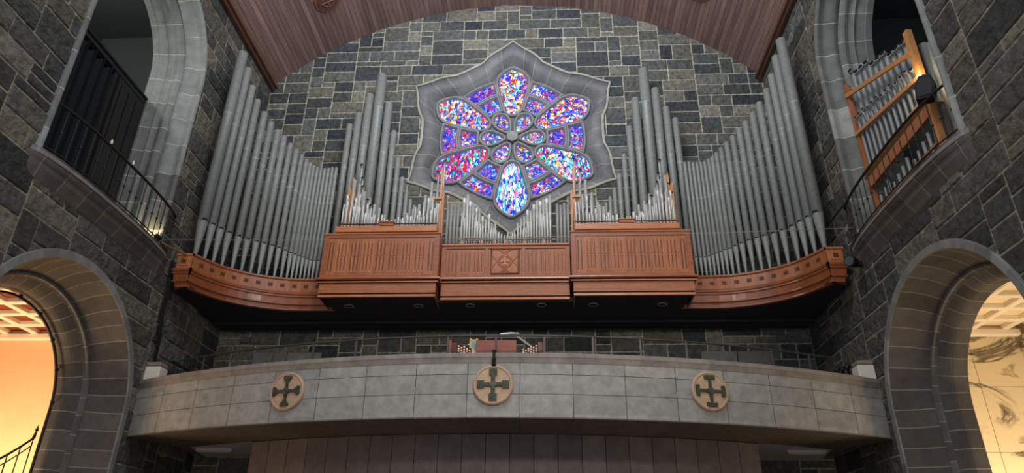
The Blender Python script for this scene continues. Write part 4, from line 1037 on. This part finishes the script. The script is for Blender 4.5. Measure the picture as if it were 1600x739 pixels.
# ------------------------------------------------------------------ organ console on the gallery
kx, ky = 0.0, 13.15
con = thing('organ_console', (kx, ky, 4.45), 'dark red wooden organ console with slatted stop jambs behind the parapet', 'organ console')
cw = lin((140, 74, 54)); cw2 = lin((86, 34, 26))
m = MB(); m.box(-.96, .96, ky+.12, ky+.75, 4.45, 5.55, cw2, .01); m.build('cabinet', M_WOOD, con)
m = MB(); m.box(-.44, .36, ky, ky+.05, 4.9, 5.88, cw, .006); m.build('music_desk', M_WOODH, con)
for s in (-1, 1):
    m = MB(); px = s*.93-.02
    m.box(px-.03, px+.03, ky-.05, ky+.7, 4.45, 5.88, cw, .006); m.box(px-.04, px+.04, ky-.06, ky+.71, 5.88, 5.91, cw2, .004); m.build('end_post', M_WOOD, con)
    m = MB(); m.box(min(s*.80, s*.92)-.02, max(s*.80, s*.92)-.02, ky+.02, ky+.08, 4.45, 5.84, cw2, .004); m.build('side_panel', M_WOOD, con)
    # angled jamb with stop knobs
    A = Vector((s*.81-.02, ky+.02, 0)); B = Vector((s*.50-.02, ky+.22, 0))
    z0, zA, zB = 5.2, 5.83, 5.76
    m = MB(); m.quadmesh([[(A.x, A.y, z0), (B.x, B.y, z0)], [(A.x, A.y, zA), (B.x, B.y, zB)]], cw2)
    m.quadmesh([[(A.x, A.y+.03, z0), (B.x, B.y+.03, z0)], [(A.x, A.y+.03, zA), (B.x, B.y+.03, zB)]], cw2); jm = m.build('stop_jamb', M_WOOD, con)
    nrm = Vector(((B-A).y, -(B-A).x, 0)).normalized()
    if nrm.y > 0: nrm = -nrm
    for c in range(6):
        for r_ in range(7):
            q = (c+.5)/6; p = A+(B-A)*q; z = 5.50+r_*.052+(.026 if c % 2 else 0)
            if z > zA-.03-.06*q: continue
            m = MB(); p = Vector((p.x, p.y, z)); m.cone(p, p+nrm*.02, .008, .008, 6, lin((60, 50, 40))); m.cone(p+nrm*.02, p+nrm*.035, .021, .019, 8, lin((250, 230, 200)))
            kn = m.build('stop_knob', M_PLAST, con); kn.parent = jm
# framed ornament standing on the console
o = thing('framed_picture', (-.50, 13.5, 5.6), 'small pale framed picture standing on the left of the organ console', 'picture frame')
m = MB(); m.box(-.60, -.42, 13.36, 13.40, 5.62, 5.86+.1, lin((226, 190, 130)), .008); m.box(-.63, -.39, 13.355, 13.40, 5.84, 5.87, lin((226, 190, 130)), .006); m.box(-.59, -.55, 13.35, 13.4, 5.94, 5.98, lin((226, 190, 130)), .006); m.box(-.47, -.43, 13.35, 13.4, 5.94, 5.98, lin((226, 190, 130)), .006); pfm = m.build('frame', M_PINE, o)
m = MB(); m.box(-.565, -.455, 13.352, 13.362, 5.74, 5.93, lin((150, 160, 150)), .002); q_ = m.build('picture', M_PLAST, o); q_.parent = pfm
m = MB(); m.box(-.64, -.38, 13.3, 13.46, 5.55, 5.62, lin((226, 190, 130)), .006); m.build('stand', M_PINE, o)
# anglepoise lamp
o = thing('desk_lamp', (.64, 13.4, 5.6), 'white jointed desk lamp on the right of the organ console', 'lamp')
wh = lin((214, 214, 214))
m = MB(); m.cone((.60, 13.4, 5.55), (.60, 13.4, 5.64), .05, .03, 12, wh); m.build('base', M_TIN, o)
m = MB()
for d_ in (0, .03): m.tube([(.60, 13.4, 5.64+d_), (.66, 13.42, 5.80+d_)], .007, 5, wh); m.tube([(.66, 13.42, 5.80+d_), (.34, 13.4, 6.04+d_)], .007, 5, wh)
m.build('jointed_arm', M_TIN, o)
m = MB(); m.tube([(.40, 13.4, 6.10), (.24, 13.36, 6.09), (.02, 13.33, 6.05)], [.012, .024, .03], 8, wh); m.build('lamp_shade', M_TIN, o)

# ------------------------------------------------------------------ fittings on the side walls
for s, nm in ((-1, 'left'), (1, 'right')):
    m = MB(); m.box(min(s*7.24, s*7.57), max(s*7.24, s*7.57), 13.98, 14.3, 5.30, 5.60, lin((226, 220, 204)), .015)
    bx = m.build('white_wall_box', M_PLAST, None)
    tag(bx, 'white rectangular box on the %s wall at the end of the parapet' % nm, 'wall box', 'white wall boxes')
    m = MB(); m.box(min(s*7.26, s*7.57), max(s*7.26, s*7.57), 14.0, 14.3, 5.62, 5.70, lin((150, 132, 118)), .01); sh_ = m.build('top_flap', M_PLAST, None); sh_.parent = bx
    m = MB(); m.box(min(s*6.75, s*6.98), max(s*6.75, s*6.98), 16.88, 16.95, 7.05, 7.2, lin((92, 94, 96)), .01)
    tag(m.build('small_wall_unit', M_PLAST), 'small grey box high on the back wall below the organ, %s end' % nm, 'wall box', 'small grey boxes')
m = MB()
for k, dy in enumerate((0, .035, .07, .11)):
    m.tube([(-7.50, 13.86+dy, 8.0), (-7.48, 13.90+dy+.02*k, 7.4), (-7.50, 13.93+dy, 6.8), (-7.48, 14.03+dy*.7, 6.3), (-7.50, 14.13+dy*.6, 5.72)], .016, 5, (.015, .014, .013))
tag(m.build('cable_bundle', M_BLACK), 'black cables running down the left wall from the organ', 'cables')
o = thing('wall_lamp', (7.45, 13.45, 7.6), 'black floodlight on the right wall beside the end of the organ case', 'lamp')
m = MB(); m.cone((7.36, 13.42, 7.62), (7.22, 13.30, 7.60), .10, .12, 16, (.012, .012, .012)); m.lathe((7.40, 13.46, 7.54), [(.05, 0), (.09, .04), (.09, .12), (.05, .16)], 12, (.012, .012, .012)); m.build('lamp_head', M_BLACK, o)
m = MB(); m.box(7.42, 7.57, 13.44, 13.52, 7.56, 7.66, (.015, .015, .015), .006); m.build('bracket', M_BLACK, o)
m = MB(); m.cone((7.219, 13.299, 7.60), (7.214, 13.295, 7.5995), .10, .10, 16, lin((70, 74, 80))); m.build('lens', M_TIN, o)
# dark metal brackets / vine-like cables near the right wall box
m = MB(); rnd = random.Random(5)
for k in range(9):
    y = 14.2+.26*k; z = 5.62+.03*k
    m.tube([(7.5, y, z-.05), (7.44, y+.08, z+.16), (7.42, y+.16, z+.02), (7.46, y+.24, z+.12)], .022, 5, (.014, .013, .012))
m.box(7.45, 7.55, 14.2, 16.6, 5.50, 5.62, (.014, .013, .012), .01)
tag(m.build('cable_tray', M_BLACK), 'dark tray of coiled cables along the right wall above the gallery', 'cable tray')
o = thing('coat_rail', (-7.4, 14.9, 5.3), 'small black metal stand against the left wall beyond the white box', 'stand')
m = MB()
for y in (14.85, 15.2): m.tube([(-7.42, y, 4.46), (-7.42, y, 5.95)], .03, 6, (.02, .02, .02))
m.tube([(-7.42, 14.7, 5.92), (-7.42, 15.4, 5.92)], .025, 6, (.02, .02, .02)); m.build('uprights', M_IRON, o)
m = MB(); m.tube([(-7.42, 14.75, 5.6), (-7.42, 15.3, 5.6)], .02, 6, (.02, .02, .02)); m.build('crossbar', M_IRON, o)

# wooden tie pole from the left balcony to the case
m = MB(); m.tube([(-7.42, 13.15, 8.12), (-7.20, 13.92, 8.16)], .02, 6, lin((150, 100, 60)))
tag(m.build('timber_strut', M_PINE), 'thin timber strut between the left balcony and the organ case', 'strut')

# ------------------------------------------------------------------ left gallery: swell box with louvres
sw = thing('swell_box', (-9.2, NY, 7.97), 'dark grey swell box with upright louvres in the left upper opening', 'swell box')
bc = lin((44, 46, 45)); lc = lin((10, 12, 14)); bl = lin((22, 31, 34))
m = MB(); m.box(-10.4, -8.62, NY-1.68, NY+1.66, 11.75, 11.90, bc, .01); m.box(-10.4, -8.62, NY+1.60, NY+1.66, 7.97, 11.75, bc); m.box(-10.4, -8.62, NY-1.68, NY-1.62, 7.97, 11.75, bc); m.box(-10.4, -10.3, NY-1.68, NY+1.66, 7.97, 11.75, bc)
m.box(-8.72, -8.64, NY+.45, NY+1.64, 7.97, 11.75, bc); m.box(-8.70, -8.58, NY-1.68, NY+1.66, 11.86, 11.92, lin((40, 42, 42)), .01)
m.build('box_carcass', M_LOUV, sw)
for i in range(3):
    y = NY+.75+.3*i; m = MB(); m.box(-8.645, -8.632, y-.012, y+.012, 8.2, 11.6, lc); m.build('panel_joint', M_LOUV, sw)
for i in range(8):
    y = NY-1.5+.285*i; m = MB()
    Mx = Matrix.Translation((-8.72, y, 0)) @ Matrix.Rotation(math.radians(38), 4, 'Z')
    m.box(-.13, .13, -.015, .015, 8.1, 11.68, bl, .003, M=Mx); m.box(-.14, -.10, -.03, .03, 8.1, 11.68, lc, .003, M=Mx); m.box(.10, .15, -.035, .035, 8.1, 11.74, lc, .003, M=Mx)
    m.build('louvre', M_LOUV, sw)
m = MB(); m.box(-8.80, -8.66, NY-1.62, NY+.45, 8.0, 8.1, lc); m.box(-8.80, -8.66, NY-1.62, NY+.45, 11.68, 11.76, lc); m.build('louvre_frame', M_LOUV, sw)
for i, (t, z) in enumerate(((-.35, 1.04), (-.02, 1.04))):
    x, y, zz = -7.585+bow(t, .27)-.045, yc+hw*t, 8.0
    o = thing('rail_lamp', (x, y, zz+1.02), 'tiny white fitting on the left balcony handrail, %s' % ('nearer the front', 'farther along')[i], 'lamp', 'tiny white rail fittings')
    m = MB(); m.lathe((x, y, zz+1.025), [(.012, 0), (.022, .02), (.026, .06), (.012, .10), (.004, .12)], 8, lin((240, 236, 200))); m.build('bulb', M_PLAST, o)
    m = MB(); m.lathe((x, y, zz+1.01), [(.02, 0), (.02, .02)], 8, (.02, .02, .02)); m.build('socket', M_BLACK, o)
o = thing('black_spotlight', (-7.45, 13.05, 8.1), 'small black spotlight at the far end of the left balcony', 'spotlight')
m = MB(); m.cone((-7.40, 13.02, 8.16), (-7.52, 13.08, 8.24), .05, .06, 12, (.01, .01, .01)); m.build('lamp_head', M_BLACK, o)
m = MB(); m.cone((-7.45, 13.05, 8.04), (-7.45, 13.05, 8.18), .015, .015, 8, (.01, .01, .01)); m.build('bracket', M_BLACK, o)
light('balcony_spot', 'SPOT', (-7.56, 13.09, 8.28), (-8.0, 13.3, 8.9), 22, (1, .78, .42), spot=1.9, radius=.03)

# ------------------------------------------------------------------ right gallery: horizontal frame of pipes
NP = Vector((7.98, 10.52, 0)); FP = Vector((7.98, 13.12, 0))
dirv = (FP-NP).normalized(); nrv = Vector((-dirv.y, dirv.x, 0))
if nrv.x > 0: nrv = -nrv
pn = lin((198, 138, 82)); pn2 = lin((170, 106, 62))
fr_ = thing('pipe_rack', (8.0, 11.94, 7.97), 'light timber rack holding two rows of pipes in the right upper opening', 'rack')
def fpt(q, n, z): p = NP+(FP-NP)*q+nrv*n; return (p.x, p.y, z)
def beam(name, q0, q1, n0, n1, z0, z1, col, rise=0.0):
    m = MB(); P = [fpt(q0, n0, z0), fpt(q1, n0, z0+rise), fpt(q1, n1, z0+rise), fpt(q0, n1, z0)]; Q = [fpt(q0, n0, z1), fpt(q1, n0, z1+rise), fpt(q1, n1, z1+rise), fpt(q0, n1, z1)]
    m.face(P, col); m.face(Q, col)
    for i in range(4): m.face([P[i], P[(i+1) % 4], Q[(i+1) % 4], Q[i]], col)
    m.build(name, M_PINE, fr_)
beam('post', -.03, .02, -.05, .06, 7.97, 11.18, pn); beam('post', .98, 1.015, -.04, .05, 7.97, 12.0, pn2)
beam('top_rail', 0, 1, .04, .09, 10.60, 10.70, pn, 1.02); beam('middle_rail', 0, 1, .04, .09, 10.02, 10.10, pn, .55)
beam('lower_board', 0, 1, .05, .08, 9.20, 9.44, pn2); beam('toe_ledge', 0, 1, -.3, .14, 9.52, 9.56, lin((216, 176, 110)))
beam('bottom_rail', 0, 1, .04, .08, 8.62, 8.67, pn2)
def hooded(q, n, z0, zt, r, label, group):
    x, y, _ = fpt(q, n, 0); o = thing('organ_pipe', (x, y, z0), label, 'organ pipe', group)
    cc = lin((138, 142, 142))
    m = MB(); m.tube([(x, y, z0), (x, y, z0+.12), (x, y, zt-.12)], [r*.4, r, r], 12, cc); m.build('pipe_body', M_PIPE, o)
    d = (nrv+Vector((0, -.5, 0))).normalized()
    e = Vector((x, y, zt-.12)); P = [e, e+Vector((0, 0, .07))+d*.01, e+Vector((0, 0, .11))+d*.05, e+Vector((0, 0, .13))+d*.11]
    m = MB(); m.tube(P, [r, r, r*1.05, r*1.1], 12, cc); m.build('hood', M_PIPE, o)
    dd = (P[3]-P[2]).normalized()
    m = MB(); m.cone(P[3]+dd*.0005, P[3]+dd*.004, r*1.1, r*1.1, 14, lin((196, 200, 204))); m.build('rim', M_TIN, o)
    m = MB(); m.cone(P[3]+dd*.004+Vector((0, 0, r*.12)), P[3]+dd*.006+Vector((0, 0, r*.12)), r*.95, r*.95, 14, (.006, .006, .006)); m.build('opening', M_BLACK, o)
for i in range(11):
    hooded(.06+.88*i/10, -.15, 9.56, 10.98+.115*i+.05*((i*5) % 3), .062, 'thick hooded pipe, tall row of the right rack, %s from the near post' % nth(i+1), 'tall row of hooded pipes in the right rack')
for i in range(13):
    hooded(.05+.9*i/12, -.01, 9.56, 10.32+.05*i+.03*((i*5) % 3), .037, 'thin hooded pipe, lower row of the right rack, %s from the near post' % nth(i+1), 'lower row of hooded pipes in the right rack')
for i in range(12):
    x, y, _ = fpt(.06+.88*i/11, -.04, 0)
    small_pipe(x, y, 7.98, 8.9+.06*((i*7) % 4), .035, 'short dull pipe low in the right rack, %s from the near post' % nth(i+1), 'short pipes low in the right rack', tone=.45, mt=M_PIPE, n=8)
for i, (x, y, zt) in enumerate(((8.27, 10.62, 10.95), (8.27, 10.42, 10.8), (8.30, 10.20, 10.6), (8.32, 9.98, 10.4))):
    small_pipe(x, y, 7.98, zt, .075, 'stout dull pipe behind the right rack\'s near post, %s from the post' % nth(i+1), 'stout pipes behind the right rack', tone=.45, mt=M_PIPE, n=12)
# loudspeaker and work lamp by the near post
o = thing('loudspeaker', (7.80, 10.24, 9.3), 'black angular loudspeaker hung beside the near post of the right pipe rack', 'loudspeaker')
m = MB(); Mx = Matrix.Translation((7.80, 10.24, 9.56)) @ Matrix.Rotation(math.radians(-35), 4, 'Z') @ Matrix.Rotation(math.radians(14), 4, 'Y')
m.prism([(-.13, -.24), (.13, -.20), (.17, .05), (.08, .25), (-.10, .25), (-.16, .05)], lambda u, v, d: Mx @ Vector((u, d, v)), -.12, .12, (.012, .012, .014)); m.build('cabinet', M_BLACK, o)
m = MB(); m.prism([(-.10, -.19), (.10, -.16), (.13, .04), (.06, .20), (-.07, .20), (-.12, .04)], lambda u, v, d: Mx @ Vector((u, d, v)), -.13, -.12, (.03, .03, .035)); m.build('grille', M_BLACK, o)
m = MB(); m.tube([(7.84, 10.28, 9.62), (7.96, 10.48, 9.66)], .02, 6, (.02, .02, .02)); m.build('arm', M_IRON, o)
o = thing('clamp_lamp', (7.88, 10.38, 10.0), 'small lamp clamped to the near post of the right rack above the loudspeaker', 'lamp')
m = MB(); m.cone((7.93, 10.44, 10.02), (7.87, 10.38, 10.02), .03, .05, 10, (.02, .02, .02)); m.build('lamp_shade', M_BLACK, o)
m = MB(); m.lathe((7.86, 10.375, 10.0), [(.004, -.02), (.03, 0), (.004, .03)], 8, (1, .9, .6)); m.build('bulb', mat('lit_bulb', emis=(1, .8, .45), estr=12), o)
light('clamp_lamp_light', 'POINT', (7.80, 10.34, 10.05), None, 12, (1, .78, .42), radius=.03)

# ------------------------------------------------------------------ iron screen in the left lower arch
o = thing('iron_arch_screen', (-8.6, AY, 4.5), 'black iron arch with diamond finials fixed inside the low left arch', 'iron arch')
ic = (.018, .016, .014)
def ap(r, a): return (-8.66, AY+r*math.cos(a), AS+r*math.sin(a))
m = MB(); pts = [(-8.66, AY+1.64, 1.0), (-8.66, AY+1.64, 3.0)]+[ap(1.64, PI*i/30) for i in range(31)]+[(-8.66, AY-1.64, 3.0), (-8.66, AY-1.64, 1.0)]
m.tube(pts, .028, 6, ic); m.build('iron_band', M_IRON, o)
for k in range(9):
    a = PI*(.02+.96*k/8); p = Vector(ap(1.68, a)); q = Vector((0, math.cos(a), math.sin(a))); t = Vector((0, -math.sin(a), math.cos(a)))
    m = MB(); m.tube([p-q*.09, p, p+q*.03], [.004, .035, .01], 4, ic, smooth=False); m.build('finial', M_IRON, o)
o = thing('iron_gate', (-8.66, AY, 1.0), 'black iron gate with a rising curved top in the low left arch', 'gate')
m = MB(); top = [(-8.70, AY-1.6+3.1*i/12, 2.75+1.15*(i/12)**2.2) for i in range(13)]; m.tube(top, .022, 6, ic); m.tube([(p[0], p[1], p[2]-.14) for p in top], .012, 5, ic); m.build('top_rail', M_IRON, o)
for i in range(13): 
    p = top[i]; m = MB(); m.tube([(p[0], p[1], .8), p], .012, 5, ic); m.build('gate_bar', M_IRON, o)
m = MB(); m.tube([top[-1], (top[-1][0], top[-1][1]+.02, top[-1][2]+.12)], [.03, .02], 6, ic); m.lathe((top[-1][0], top[-1][1]+.02, top[-1][2]+.12), [(.012, 0), (.035, .03), (.02, .06), (.004, .13)], 8, ic); m.build('finial', M_IRON, o)
